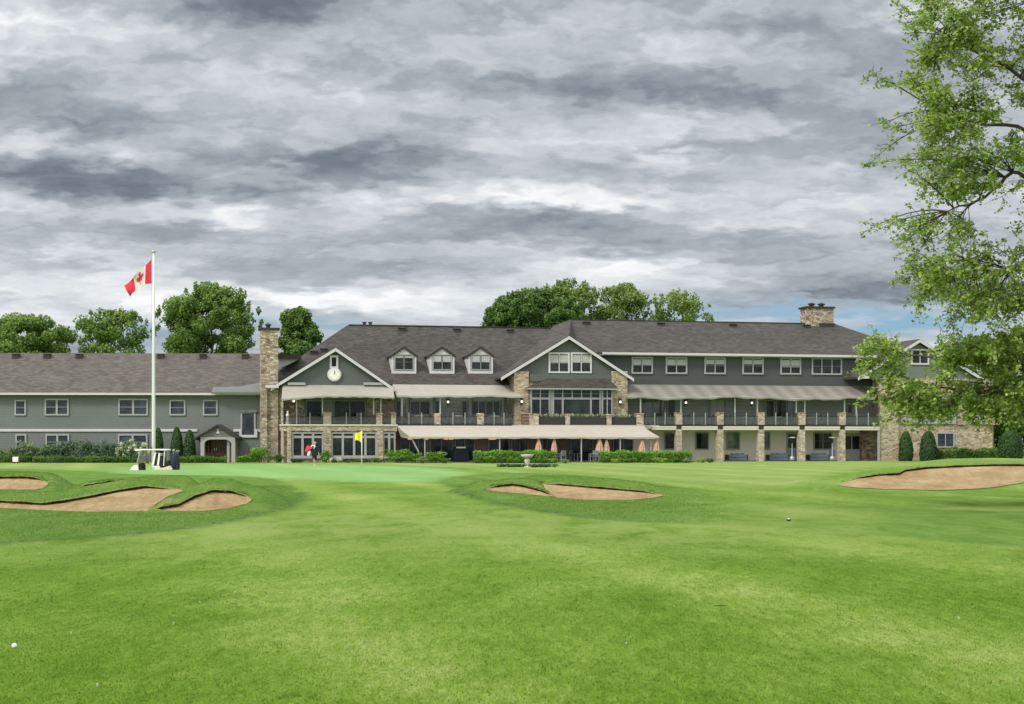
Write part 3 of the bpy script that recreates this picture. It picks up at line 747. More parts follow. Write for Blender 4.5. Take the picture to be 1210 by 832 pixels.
# ------------------------------------------------------------------ the clubhouse
F = Frame(0, 130, 12)                     # u along the front, v into the building
H = empty('clubhouse', F.pt(0, 6, 0), 'long grey green golf clubhouse with brown shingle roofs, stone piers, awnings and balconies', 'building')
U = lambda px, v=0: F.u(px, v)
Zf = lambda px, py, v=0: F.z(px, py, v)

def window(fr, x0, y0, x1, y1, v, cols=1, rows=1, fw=.09, frame='trim_grey', pane='glass', parent=None, curtain=None, sill=False, mull=.06, head=None, name='window'):
    """frame (with mullions) as the part, its pane and curtain as sub-parts; x,y: corners seen on the plane v"""
    parent = parent or H
    xm, ym = (x0+x1)/2, (y0+y1)/2
    u0, u1 = fr.u(x0, v), fr.u(x1, v); z1, z0 = fr.z(xm, y0, v), fr.z(xm, y1, v)
    m = MB(fr); a, b_ = v-.11, v+.02
    m.box(u0, u0+fw, a, b_, z0, z1).box(u1-fw, u1, a, b_, z0, z1)
    m.box(u0+fw, u1-fw, a, b_, z0, z0+fw).box(u0+fw, u1-fw, a, b_, z1-fw, z1)
    if sill: m.box(u0-.08, u1+.08, v-.2, v, z0-.12, z0-.003)
    for i in range(1, cols):
        uu = u0+(u1-u0)*i/cols; m.box(uu-mull/2, uu+mull/2, a+.015, b_, z0+fw, z1-fw)
    bars = MB(fr)
    for j in range(1, rows):
        zz = z0+(z1-z0)*j/rows
        for i in range(cols):
            bars.box(u0+(u1-u0)*i/cols+(fw if i == 0 else mull/2), u0+(u1-u0)*(i+1)/cols-(fw if i == cols-1 else mull/2), a+.03, b_, zz-mull/3, zz+mull/3)
    if head:
        zz = z1-(z1-z0)*head
        for i in range(cols):
            m.box(u0+(u1-u0)*i/cols+(fw if i == 0 else mull/2), u0+(u1-u0)*(i+1)/cols-(fw if i == cols-1 else mull/2), a+.03, b_, zz-mull/2, zz+mull/2)
    w = m.build(name, M[frame], parent)
    root = w if parent.parent is None else parent
    if bars.V: bars.build('sash_bar', M['bar'], root)      # a dormer's window keeps pane beside it
    MB(fr).poly([(u0+.02, v-.035, z0+.02), (u1-.02, v-.035, z0+.02), (u1-.02, v-.035, z1-.02), (u0+.02, v-.035, z1-.02)]).build('pane', M[pane], root)
    if curtain and RNG.random() < .93:
        curtain = (curtain[0], curtain[1]*RNG.uniform(.75, 1.25))
        c0, c1 = curtain; n = 2*max(1, cols)
        for i in range(max(1, cols)):
            ua = u0+(u1-u0)*i/max(1, cols)+.07; ub = u0+(u1-u0)*(i+1)/max(1, cols)-.07
            P = []; k = 13
            for q in range(k):
                for zz in (z1-(z1-z0)*c1, z1-(z1-z0)*c0-fw): P.append((ua+(ub-ua)*q/(k-1), v-.052+.008*math.sin(q*2.1), zz))
            MB(fr).grid(P, k, 2).build('curtain', M['curtain'], root)
    return w

def part(name, mat, mb, parent=None, **k): return mb.build(name, M[mat] if isinstance(mat, str) else mat, parent or H, **k)

# --- wall blocks
zE_mid = Zf(540, 454.5, 2.4); zR_mid = Zf(540, 386, 10.7)
zE_r = Zf(880, 418.5, 2.4); zR_r = Zf(840, 380.5, 10)
zd = Zf(700, 502, 0)                       # deck floor level
uL, uM0, uM1, uR1 = U(331, 3), U(468, 3), U(612, 3), U(1046, 3)
part('ground_floor_wall', 'brown_wall', MB(F).box(uM0, U(742, 3), 3.02, 16, -.3, zd-.35))
part('ground_floor_wall', 'cream', MB(F).box(U(742, 3)+.002, uR1, 3.0, 16, -.3, zd-.35))
part('deck_floor_wall', 'deck_wall', MB(F).box(uL, uM1, 3.0, 16, zd-.345, zE_mid-.1))
part('deck_floor_wall', 'deck_wall', MB(F).box(uM1+.002, uR1-.003, 3.01, 16, zd-.345, Zf(880, 455, 3)))
part('upper_floor_wall', 'siding_dark', MB(F).box(U(640, 3), uR1, 2.98, 16, Zf(880, 455, 3)+.003, zE_r-.05))
# --- deck
dk = MB(F); dk.box(U(466), U(1040), -.0, 2.97, zd-.33, zd-.02)
part('balcony_deck', 'concrete', dk)
part('deck_fascia', 'dark', MB(F).box(U(779), U(1039.5), -.09, -.003, zd-.12, zd+.03))
# --- main roofs
def hip_roof(u0, u1, v0, v1, ze, zr, hl, hr, vr=None, th=.16):
    vr = vr if vr is not None else (v0+v1)/2; m = MB(F)
    a, b_, c, d = (u0, v0, ze), (u1, v0, ze), (u1, v1, ze), (u0, v1, ze); r0, r1 = (u0+hl, vr, zr), (u1-hr, vr, zr)
    pts = [a, b_, c, d, r0, r1]; low = [(x, y, z-th) for x, y, z in (a, b_, c, d)]
    m.add(pts+low, [(0, 1, 5, 4), (1, 2, 5), (2, 3, 4, 5), (3, 0, 4), (0, 6, 7, 1), (1, 7, 8, 2), (2, 8, 9, 3), (3, 9, 6, 0), (6, 9, 8, 7)])
    return m
uh0 = U(308, 2.4)
RM = hip_roof(uh0, U(705, 2.4), 2.4, 19, zE_mid, zR_mid, U(411, 10.7)-uh0, .1)
roof_mid = part('roof', 'roof', RM)
RR = hip_roof(U(648, 2.4), U(1100, 2.4), 2.4, 17.6, zE_r, zR_r, U(674, 10)-U(648, 2.4), U(1100, 2.4)-U(987, 10), 10)
roof_r = part('roof', 'roof', RR)
part('gutter', 'trim', MB(F).box(U(712, 2.3), U(1036, 2.3), 2.25, 2.395, zE_r-.17, zE_r+.02), roof_r)
part('soffit', 'trim_sage', MB(F).box(U(640, 3), U(1046, 3), 2.41, 2.975, zE_r-.24, zE_r-.165), roof_r)
part('ridge_cap', 'dark', MB(F).box(U(675, 10), U(986, 10), 9.86, 10.14, zR_r-.03, zR_r+.05), roof_r)
part('ridge_cap', 'dark', MB(F).box(U(412, 10.7), U(664, 10.7), 10.56, 10.84, zR_mid-.03, zR_mid+.05), roof_mid)

def roof_vent(fr, px, py, v, parent):
    u, z = fr.u(px, v), fr.z(px, py, v)
    part('roof_vent', 'dark', MB(fr).box(u-.28, u+.28, v-.28, v+.3, z-.22, z+.10).box(u-.33, u+.33, v-.34, v+.2, z+.103, z+.15), parent)
def v_on(py, px, ve, ze, vr, zr):          # depth at which a roof slope shows at picture height py
    a, b_ = ve, vr
    for _ in range(40):
        m_ = (a+b_)/2
        if ze+(zr-ze)*(m_-ve)/(vr-ve) < Zf(px, py, m_): a = m_
        else: b_ = m_
    return (a+b_)/2
for px, py in ((475, 389.5), (540, 390.5), (603, 391.5), (371, 417), (383, 414)):
    roof_vent(F, px, py, v_on(py, px, 2.4, zE_mid, 10.7, zR_mid), roof_mid)
for px, py in ((693, 382.5), (781, 383.5), (866, 385), (953, 386)):
    roof_vent(F, px, py, v_on(py, px, 2.4, zE_r, 10, zR_r), roof_r)
for px in (430.5, 437.5):
    u = U(px, 11); part('flue', 'dark', MB(F).lathe(u, 11, [(.13, zR_mid-.3), (.13, zR_mid+.2), (.2, zR_mid+.22), (.2, zR_mid+.30)], 10), roof_mid)

# --- dormers
DV = 3.9
for dx, cur in ((0, (.02, .2)), (45.1, (.03, .5)), (90.6, (.03, .5))):
    zb, ze, za = Zf(477+dx, 440, DV), Zf(477+dx, 419.5, DV), Zf(477+dx, 409.8, DV)
    u0, u1 = U(462.8+dx, DV), U(491.5+dx, DV); uc = (u0+u1)/2
    d = part('dormer', 'dormer_white', MB(F).prism([(u0, zb-.2), (u1, zb-.2), (u1, ze), (uc, za-.05), (u0, ze)], DV, 9.3))
    ov = .16; sl = (za-ze)/(uc-u0)
    m = MB(F)
    for s_, ue in ((-1, u0-ov), (1, u1+ov)):
        zee = ze-ov*sl+.06
        m.slab([(ue, DV-.13, zee), (uc, DV-.13, za+.06), (uc, 9.6, za+.06), (ue, 9.6, zee)][::-s_], .11)
    part('dormer_roof', 'roof', m, d)
    m = MB(F)
    for ue in (u0-ov, u1+ov):
        m.prism([(ue, ze-ov*sl-.16), (uc, za-.16), (uc, za-.055), (ue, ze-ov*sl-.055)], DV-.15, DV-.10)
    part('bargeboard', 'dark', m, d)
    part('corner_board', 'trim', MB(F).box(u0-.02, u0+.14, DV-.05, DV+.06, zb-.1, ze-.05).box(u1-.14, u1+.02, DV-.05, DV+.06, zb-.1, ze-.05).box(u0-.02, u1+.02, DV-.07, DV+.05, zb-.12, zb+.1), d)
    window(F, 466+dx, 418.8, 488.5+dx, 437.3, DV, 2, 2, .07, 'trim_sage', 'glass', d, cur, mull=.05)

# --- gables
def gable(pxa, pya, pxl, pxr, pye, v, vback, face, bargew=.26, over=.45, zbot=None, mat='gable_face', roofm='roof', u_face=None):
    uc, za = U(pxa, v-over), Zf(pxa, pya, v-over); ul, ur = U(pxl, v-over), U(pxr, v-over); ze = Zf((pxl+pxr)/2, pye, v-over)
    sl, sr = (za-ze)/(uc-ul), (za-ze)/(ur-uc)
    m = MB(F)
    m.slab([(ul, v-over, ze), (uc, v-over, za), (uc, vback, za), (ul, vback, ze)][::-1], .16)
    m.slab([(ur, v-over, ze), (uc, v-over, za), (uc, vback, za), (ur, vback, ze)], .16)
    r = part('gable_roof', roofm, m)
    t = bargew; e = .045
    b_ = MB(F)
    b_.prism([(ul, ze-t-e), (uc, za-t-e), (uc, za-e), (ul, ze-e)], v-over-.05, v-over+.04)
    b_.prism([(uc+.001, za-t-e), (ur, ze-t-e), (ur, ze-e), (uc+.001, za-e)], v-over-.05, v-over+.04)
    part('bargeboard', 'trim', b_, r)
    if zbot is None: zbot = ze
    fu0, fu1 = (ul+.5, ur-.5)
    f = MB(F).prism([(fu0, zbot), (fu1, zbot), (fu1, ze-.25+.5*sr), (uc, za-.3), (fu0, ze-.25+.5*sl)], v, vback-.3)
    part('gable_wall', mat, f)
    return uc, za, ze, r
# clock gable
ucl, zacl, zecl, rcl = gable(396.5, 410.5, 320, 466.5, 458, 1.0, 9.0, None, zbot=Zf(396, 455, 1.0))
part('eave_return', 'trim', MB(F).box(U(314, .6), U(329, .6), .42, 1.0, Zf(320, 458.5, .6), Zf(320, 455, .6)), rcl)
window(F, 389.5, 420, 399.5, 435.5, 1.0, 1, 1, .16, 'trim', 'glass')
ck = part('clock', 'trim', MB(F).disc_v(U(395, .9), .84, 1.02, Zf(395, 442.5, .9), .56, 28))
part('clock_face', 'white', MB(F).disc_v(U(395, .9), .80, .845, Zf(395, 442.5, .9), .46, 28), ck)
uk, zk = U(395, .9), Zf(395, 442.5, .9)
for k in range(12):
    a = k*math.pi/6; part('hour_mark', 'dark', MB(F).box(uk+.38*math.sin(a)-.015, uk+.38*math.sin(a)+.015, .79, .801, zk+.38*math.cos(a)-.03, zk+.38*math.cos(a)+.03), ck)
part('clock_hand', 'dark', MB(F).box(uk-.018, uk+.018, .785, .80, zk-.04, zk+.33), ck)
part('clock_hand', 'dark', MB(F).prism([(uk-.02, zk), (uk+.02, zk), (uk+.07, zk+.22), (uk+.04, zk+.23)], .775, .782), ck)
# centre gable: stone front with the gable over it
VC = .9
ucg, zacg, zecg, rcg = gable(672.5, 396.5, 592, 749, 446, VC, 12.5, None, zbot=Zf(673, 443, VC))
for x0, x1 in ((648, 673), (674.2, 699)):
    window(F, x0, 416.6, x1, 441, VC, 2, 2, .14, 'trim', 'glass', None, (.04, .5), mull=.07)
part('stone_front', 'stone_tan', MB(F).box(U(607, VC), U(740.5, VC), VC-.004, 14, zd-.34, Zf(673, 443.2, VC)-.002).box(U(607, VC), U(624, VC), VC-.25, VC-.006, zd-.3, Zf(615, 443, VC)+.3).box(U(722, VC), U(740.5, VC), VC-.25, VC-.006, zd-.3, Zf(730, 443, VC)+.3))
bw0, bw1 = U(625, VC), U(722.5, VC)
bay = part('bay_window', 'trim_sage', MB(F).box(bw0, bw1, .30, VC-.008, zd, Zf(673, 458, .3)))
part('bay_panel', 'gable_face', MB(F).box(bw0+.02, bw1-.02, VC-.2, VC-.008, Zf(673, 451, VC), Zf(673, 442.5, VC)), bay)
zb1, zb2 = Zf(673, 458.5, 0), Zf(673, 447, VC)
part('bay_roof', 'roof', MB(F).add([(bw0-.35, -.02, zb1), (bw1+.35, -.02, zb1), (bw1-.3, VC-.22, zb2), (bw0+1.6, VC-.22, zb2-.05), (bw0-.35, -.02, zb1-.14), (bw1+.35, -.02, zb1-.14), (bw1+.35, VC-.26, zb1), (bw0-.35, VC-.26, zb1)], [(0, 1, 2, 3), (0, 4, 5, 1), (1, 6, 2), (0, 3, 7), (4, 7, 6, 5)]), bay)
part('bay_gutter', 'trim_sage', MB(F).box(bw0-.4, bw1+.4, -.12, -.025, zb1-.14, zb1-.02), bay)
VB = .30
for x0, x1, c in ((627.5, 649, 2), (653.5, 709, 5), (711.5, 723, 2)):
    window(F, x0, 460, x1, 470.8, VB, c, 2, .06, 'trim_grey', 'glass', bay, mull=.07)
for x0, x1, c in ((627.5, 649, 2), (653.5, 664.5, 1), (664.8, 697.8, 1), (698.1, 709, 1), (711.5, 723, 2)):
    window(F, x0, 471.2, x1, 491.5, VB, c, 1, .06, 'trim_grey', 'glass', bay, mull=.07)
A_ = (U(596, .5), .5, Zf(596, 442.5, .5)); B_ = (U(672.5, .45), .47, zacg-.03); C_ = (U(674.5, 10), 10, zR_r+.02); D_ = (U(655, 11), 11, Zf(655, 384.5, 11)); E_ = (U(626, 6.5), 6.5, Zf(626, 413, 6.5))
G_ = (U(684, 2.4), 2.42, zE_r+.04)
part('valley_roof', 'roof', MB(F).add([A_, B_, C_, D_, E_, G_], [(0, 1, 4), (1, 2, 4), (2, 3, 4), (1, 5, 2)]), roof_r)
# right gable, mostly behind the maple
VR = .4
ucr, zacr, zecr, rcr = gable(1087, 400.5, 1014, 1162, 446, VR, 9, None, zbot=Zf(1087, 447, VR), mat='siding_wing')
part('eave_return', 'trim', MB(F).box(U(1013, VR), U(1024, VR), VR-.5, VR, Zf(1018, 447.5, VR), Zf(1018, 444.5, VR)), rcr)
window(F, 1076, 412.5, 1097.5, 431, VR, 2, 1, .14, 'trim', 'glass')
zRB = Zf(1100, 471, VR)
part('stone_front', 'stone_tan', MB(F).box(U(1046, VR), U(1173, VR), VR+.003, 15, -.3, Zf(1100, 447, VR)-.004).box(U(1038, VR), U(1060, VR), VR-.3, VR, -.3, Zf(1050, 447, VR)-.01).box(U(1131, VR), U(1140, VR), VR-.3, VR, Zf(1135, 502, VR), Zf(1135, 470, VR)).box(U(1163, VR), U(1174, VR), VR-.3, VR, Zf(1165, 502, VR), Zf(1165, 470, VR)))
part('brick_edge', 'brick', MB(F).box(U(1173, VR)+.02, U(1175.8, VR), VR+.2, 14, -.3, Zf(1172, 477, VR)))
for x0, x1, c in ((1064, 1129, 4), (1141, 1162, 2)):
    window(F, x0, 470, x1, 492, VR, c, 1, .12, 'trim_grey', 'glass')
    part('window_apron', 'trim_grey', MB(F).box(U(x0, VR), U(x1, VR), VR-.14, VR-.002, Zf(x0, 501, VR), Zf(x0, 492.5, VR)))
window(F, 1106, 511, 1127.5, 529, VR, 2, 2, .12, 'trim_grey', 'glass_blue')
part('side_wall', 'stone', MB(F).box(U(1019, 2.4), U(1040, 2.4), 2.4, 2.97, -.3, zd-.36))

# --- third storey windows of the right wing
for x0, x1, c in ((746, 771.2, 2), (786.3, 811.8, 2), (832, 857.3, 2), (876.8, 902, 2), (921.6, 946.3, 2)):
    cy = 421.8+(x0-746)*.005
    window(F, x0, cy, x1, cy+20, 2.98, 2, 2, .13, 'trim_grey', 'glass', None, (.05, .46), mull=.09)
window(F, 958.8, 423, 994.6, 443, 2.98, 3, 2, .13, 'trim_grey', 'glass', None, None, mull=.09)

# --- balcony level glazing of the right wing and the middle
for x0, x1, y0, y1, c, pn in ((757, 786, 472, 499, 2, 'glass_green'), (788, 798, 472, 499, 1, 'glass'), (838, 857, 472, 499, 1, 'glass_green'), (857.5, 868.5, 472, 499, 1, 'glass_green'),
                             (904, 915, 473, 499, 1, 'glass'), (916, 929, 473, 499, 1, 'glass'), (930, 939, 473, 499, 1, 'glass_green'), (1000, 1007, 477, 489, 1, 'glass')):
    window(F, x0, y0, x1, y1, 3.0, c, 1, .09, 'trim_sage', pn, mull=.07)
part('drawn_curtain', 'curtain', MB(F).grid([(U(840, 2.86)+(U(856, 2.86)-U(840, 2.86))*i/24, 2.86+.04*math.sin(i*1.9), z) for i in range(25) for z in (Zf(848, 492, 2.86), Zf(848, 473, 2.86))], 25, 2))
for x0, x1, y0, y1, c in ((484, 508, 473.5, 490.5, 2), (513, 519.5, 473, 499, 1), (545, 552, 473, 499, 1), (556.5, 591, 473.5, 491, 4), (361, 381, 473, 499, 1), (394, 432, 473, 499, 2), (467, 474, 473, 499, 1)):
    window(F, x0, y0, x1, y1, 3.0, c, 1, .08, 'trim_sage', 'glass_blue' if x0 < 520 else 'glass_blue', mull=.09)
for px in (481, 510, 555, 594): part('pilaster', 'trim_grey', MB(F).box(U(px-1.6, 2.85), U(px+1.6, 2.85), 2.80, 2.995, zd, zE_mid-.2))
# --- ground floor of the right wing
for x0, x1, c in ((784.5, 798, 1), (821.3, 837.2, 1), (858, 874, 1), (901.5, 909.8, 1)):
    window(F, x0, 510.8, x1, 531.6, 3.0, c, 1, .10, 'trim_sage', 'glass_green' if x0 > 850 else 'glass')
window(F, 961, 511, 983, 531.5, 3.0, 2, 2, .10, 'trim_sage', 'glass')
dr = part('door', 'trim_sage', MB(F).box(U(929.5, 2.95), U(943, 2.95), 2.93, 2.998, .0, Zf(935, 511, 2.95)))
part('pane', 'glass', MB(F).box(U(931.5, 2.9), U(941, 2.9), 2.915, 2.93, 1.1, Zf(935, 513.5, 2.9)), dr)
dr = part('door', 'trim_grey', MB(F).box(U(996, 2.95), U(1019, 2.95), 2.93, 2.998, .0, Zf(1008, 512, 2.95)))
for a, b_ in ((998, 1005.8), (1007.3, 1015.5)): part('pane', 'glass', MB(F).box(U(a, 2.9), U(b_, 2.9), 2.905, 2.93, 1.0, Zf(1006, 515.5, 2.9)), dr)
# --- ground floor of the middle, under the lower awning
for x0, x1, c in ((473, 505, 3), (508, 535, 2), (537, 561, 2), (577, 602, 2), (604, 624, 2), (640, 652, 2), (674, 700, 2), (724, 748, 2)):
    window(F, x0, 515, x1, 545, 3.02, c, 1, .08, 'deck_wall', 'glass_blue', mull=.08, head=.12)
# --- wall lamps
def lamp(px, py, v, rad=.10):
    u, z = U(px, v), Zf(px, py, v)
    o = part('wall_lamp', 'dark', MB(F).box(u-.07, u+.07, v+.10, v+.26, z-.28, z+.28).box(u-.16, u+.16, v-.1, v+.1, z+.2, z+.26))
    part('globe', 'lamp', MB(F).lathe(u, v, [(.02, z-rad), (rad*.75, z-rad*.7), (rad, z), (rad*.75, z+rad*.7), (.02, z+rad)], 12), o, smooth=True)
for px, py, v in ((347, 474, 2.75), (529.5, 475, 2.75), (616.5, 474.5, VC-.5), (733, 475, VC-.5), (810.5, 475.8, 2.75), (888.5, 476, 2.75)): lamp(px, py, v)
for px in (484.5, 503.5, 527, 533, 580, 583): 
    u, z = U(px, -1.6), Zf(px, 519.2, -1.6)
    o = part('heater_lamp', 'dark', MB(F).box(u-.22, u+.22, -1.7, -1.5, z+.08, z+.16).box(u-.02, u+.02, -1.62, -1.58, z+.16, z+.62))
    part('glow_bar', 'heater', MB(F).box(u-.17, u+.17, -1.66, -1.54, z-.02, z+.078), o)

# --- awnings
def awning(x0t, x1t, yt, vt, x0b, x1b, yb, vb, mat, sag=.12, scal=.10, nu=64, ends=True, val=.16, wave=None):
    xm0, xm1 = (x0t+x1t)/2, (x0b+x1b)/2
    zt, zb = Zf(xm0, yt, vt), Zf(xm1, yb, vb)
    ut0, ut1, ub0, ub1 = U(x0t, vt), U(x1t, vt), U(x0b, vb), U(x1b, vb)
    P = []; nv = 9; Lb = []; ph = RNG.uniform(0, 6)
    for i in range(nu):
        a = i/(nu-1)
        lo = scal*(.6*math.sin(a*(ub1-ub0)*.55+ph)+.4*math.sin(a*(ub1-ub0)*1.7+ph*2)) if wave is None else float(np.interp(a, *wave))
        for j in range(nv):
            s_ = j/(nv-1)
            u = (ut0*(1-s_)+ub0*s_)*(1-a)+(ut1*(1-s_)+ub1*s_)*a
            P.append((u, vt+(vb-vt)*s_, zt+(zb-zt)*s_-sag*math.sin(math.pi*s_)+lo*s_*s_))
        Lb.append(P[-1])
    aw = part('awning', mat, MB(F).grid(P, nu, nv), smooth=True)
    Q = []
    for i, (u, v, z) in enumerate(Lb):
        Q += [(u, v-.004, z), (u, v-.012, z-val-.02*math.sin(i*.9))]
    part('valance', mat, MB(F).grid(Q, nu, 2), aw)
    if ends:
        for k, i in ((0, 0), (1, (nu-1)*nv)):
            col = P[i:i+nv]
            part('awning_end', mat, MB(F).poly([col[0]]+col[1:]+[(col[-1][0], col[-1][1], col[-1][2]-val), (col[0][0]*.5+col[-1][0]*.5, vt, zb-val*.3)]), aw)
    bar = MB(F).tube([(p[0], p[1]+.02, p[2]-.03) for p in Lb[::7]+[Lb[-1]]], .035, 6)
    part('front_bar', 'steel', bar, aw)
    return aw
awning(334, 464.5, 455.2, .9, 333, 466, 468.5, -1.2, 'awning', .10, wave=([0, .08, .22, .35, .7, .9, 1], [-.18, -.14, -.02, .08, .10, .04, .0]))
awning(464, 608, 454.8, 2.2, 469, 617, 467.3, -.3, 'awning', .12, .07)
awning(742.5, 1020, 455.6, 2.7, 741, 1034, 469.5, -.4, 'awning_stripe', .16, .13, 110)
awning(469, 760, 503.2, -1.1, 484, 779, 516, -3.6, 'awning_pale', .06, .02, 90)
part('awning_cassette', 'trim_grey', MB(F).box(U(340, .6), U(361, .6), .6, .98, Zf(350, 455, .6), Zf(350, 452, .6)))
part('awning_cassette', 'trim_grey', MB(F).box(U(430, .6), U(455, .6), .6, .98, Zf(440, 455, .6), Zf(440, 452, .6)))
for px, v, y0, y1 in ((475, .1, 468, 502), (520.2, .1, 468, 500), (350.5, .1, 470, 502), (381, .1, 470, 490), (441.5, .1, 468, 490), (450, .05, 468, 490), (757, -.2, 470, 488), (804.6, .1, 470, 489), (868.5, .1, 470, 502), (895, .1, 470, 488), (941, .1, 470, 488), (951, .1, 470, 488), (998, .1, 470, 488), (1012, .1, 480, 502)):
    part('awning_post', 'steel', MB(F).box(U(px-.7, v), U(px+.7, v), v, v+.09, Zf(px, y1, v), Zf(px, y0, v)))
for px, v in ((502, -3.45), (590.5, -3.45), (687, -3.45), (733, -3.45), (769, -3.2)):
    part('awning_post', 'steel', MB(F).box(U(px-.6, v), U(px+.6, v), v, v+.08, -.1, Zf(px, 517, v)))
part('awning_brace', 'steel', MB(F).tube([(U(487, -3.4), -3.4, Zf(487, 519, -3.4)), (U(494.5, -3.4), -3.4, Zf(494, 534, -3.4))], .06, 6))

# --- right wing columns, piers, beams, railings
cols = [(801.8, 798.3, 805.3), (850.8, 847.3, 854.3), (899, 895.5, 902.5), (947.2, 943.6, 950.8), (995, 991.7, 998.3)]
for c, a, b_ in cols:
    part('stone_column', 'stone_light', MB(F).box(U(a), U(b_), -.12, .40, -.25, zd-.36))
    part('stone_pier', 'stone_light', MB(F).box(U(a-.3), U(b_+.3), -.16, .38, zd+.035, Zf(c, 488.5)).box(U(a-.7), U(b_+.7), -.2, .42, Zf(c, 488.5)+.003, Zf(c, 487.6)))
    part('column_head', 'dark', MB(F).box(U(a+1), U(b_-1), -.11, .3, zd-.357, zd-.125))
edges = [770]+[c for c, _, _ in cols]+[1039]
for i in range(len(edges)-1):
    x0, x1 = edges[i]+(3.2 if i else 0), edges[i+1]-(3.2 if i < len(edges)-2 else 0)
    part('deck_beam', 'beam', MB(F).box(U(x0), U(x1), -.14, -.095, zd-.22, zd-.10).box(U(x0), U(x1), -.05, .1, zd-.43, zd-.335).box(U(x0), U(x1), -.105, -.06, zd-.40, zd-.225))
part('corner_post', 'trim_grey', MB(F).box(U(1037.2), U(1039.4), -.05, .1, -.2, zd-.44))
M['rail_glass'] = material('railing_glass', col=(.10, .11, .11), rough=.15, spec=.4, var=.2)
def _g(m):
    t = NT(m.node_tree); out = t.n['Material Output']; b = t.n['Principled BSDF']
    tr = t.n.new('ShaderNodeBsdfTransparent'); mx = t.n.new('ShaderNodeMixShader'); mx.inputs[0].default_value = .55
    t.l.new(tr.outputs[0], mx.inputs[1]); t.l.new(b.outputs[0], mx.inputs[2]); t.l.new(mx.outputs[0], out.inputs[0])
_g(M['rail_glass'])
def rail(x0, x1, v, zdk=None, n=2, top=489.3):
    zdk = zd if zdk is None else zdk; zt = Zf((x0+x1)/2, top, v); u0, u1 = U(x0, v), U(x1, v)
    r = part('balcony_railing', 'dark', MB(F).box(u0, u1, v-.03, v+.03, zt-.24, zt-.19).box(u0, u1, v-.02, v+.02, zdk+.05, zdk+.09))
    part('glass_panel', 'rail_glass', MB(F).poly([(u0, v, zdk+.095), (u1, v, zdk+.095), (u1, v, zt-.245), (u0, v, zt-.245)]), r)
    for k in range(n):
        uu = u0+(u1-u0)*(k+1)/(n+1); part('rail_post', 'trim_sage', MB(F).box(uu-.04, uu+.04, v-.08, v-.031, zdk, zt+.12), r)
for a, b_ in ((761, 798), (805.7, 847), (854.8, 895), (903, 943), (951.3, 991), (998.8, 1039)): rail(a, b_, .02)
# --- middle deck
for a, b_ in ((513.3, 520.3), (564, 571.8)):
    part('stone_pier', 'stone_light', MB(F).box(U(a), U(b_), -.1, .38, zd, Zf(a, 488.3)))
for a, b_, n in ((468, 513, 2), (520.6, 563.7, 2), (572, 607, 2)): rail(a, b_, .02, n=n)
part('deck_fascia', 'dark', MB(F).box(U(468), U(612), -.06, -.003, zd-.3, zd+.02))
# --- centre balcony
part('balcony_deck', 'concrete', MB(F).box(U(608, -1), U(762, -1), -1.05, .29, zd-.3, zd-.03))
for a, b_, t in ((626, 636.5, 490), (668.5, 673.5, 490), (717.3, 722.6, 490.3), (752.5, 760.5, 489.5)):
    part('stone_pier', 'stone_light', MB(F).box(U(a, -1), U(b_, -1), -1.0, -.5, zd-.02, Zf(a, t, -1)).box(U(a-.6, -1), U(b_+.6, -1), -1.05, -.45, Zf(a, t, -1)+.003, Zf(a, t-1, -1)))
for a, b_ in ((637, 668), (674, 717), (723, 752)):
    part('balcony_railing', 'dark', MB(F).box(U(a, -.8), U(b_, -.8), -.85, -.75, zd, Zf(a, 494.5, -.8)))
# --- clock wing ground floor and deck
zb_t, zb_b = Zf(400, 503.3, -.1), Zf(400, 509.5, -.1)
part('ground_floor_wall', 'stone', MB(F).box(U(333), U(468), .0, 15, -.3, zb_b))
part('stone_band', 'stone_light', MB(F).box(U(331.5), U(469), -.18, 3.0, zb_b+.003, zb_t))
part('stone_band', 'beam', MB(F).box(U(331), U(469.5), -.26, 3.0, zb_t+.003, zb_t+.12))
for a, b_, y0 in ((332, 335, 470), (339, 344, 510), (382, 391.2, 510), (445, 452, 510)):
    part('stone_pier', 'stone_light' if a != 382 else 'stone', MB(F).box(U(a), U(b_), -.24, -.004, -.3, zb_b-.002 if y0 > 500 else zb_b-.002))
part('corner_post', 'stone_light', MB(F).box(U(332), U(334.6), -.2, .15, zb_t+.125, Zf(333, 470)))
for x0, x1, c in ((345, 382, 3), (391.5, 445, 4), (452.3, 467, 2)):
    window(F, x0, 510.8, x1, 540, .0, c, 1, .12, 'trim_grey', 'glass', None, mull=.18, head=.19, sill=True)
for a, b_, t in ((382, 391.2, 488), (444.3, 451.5, 489.3), (462, 467.5, 488.5)):
    part('stone_pier', 'stone_light', MB(F).box(U(a), U(b_), -.15, .3, zb_t+.125, Zf(a, t)).box(U(a-.6), U(b_+.6), -.2, .35, Zf(a, t)+.003, Zf(a, t-1)))
for a, b_, n in ((335, 381.7, 2), (391.6, 444, 2), (451.8, 461.8, 0)): rail(a, b_, .02, zb_t+.12, n)
part('side_wall', 'stone', MB(F).box(U(316, 1.6), U(334, 1.6), 1.6, 3.5, -.3, Zf(325, 458, 1.6)))
for a, b_ in ((335, 360), (433, 466)): part('stone_panel', 'stone', MB(F).box(U(a, 2.9), U(b_, 2.9), 2.9, 2.998, zd, zE_mid-.2))
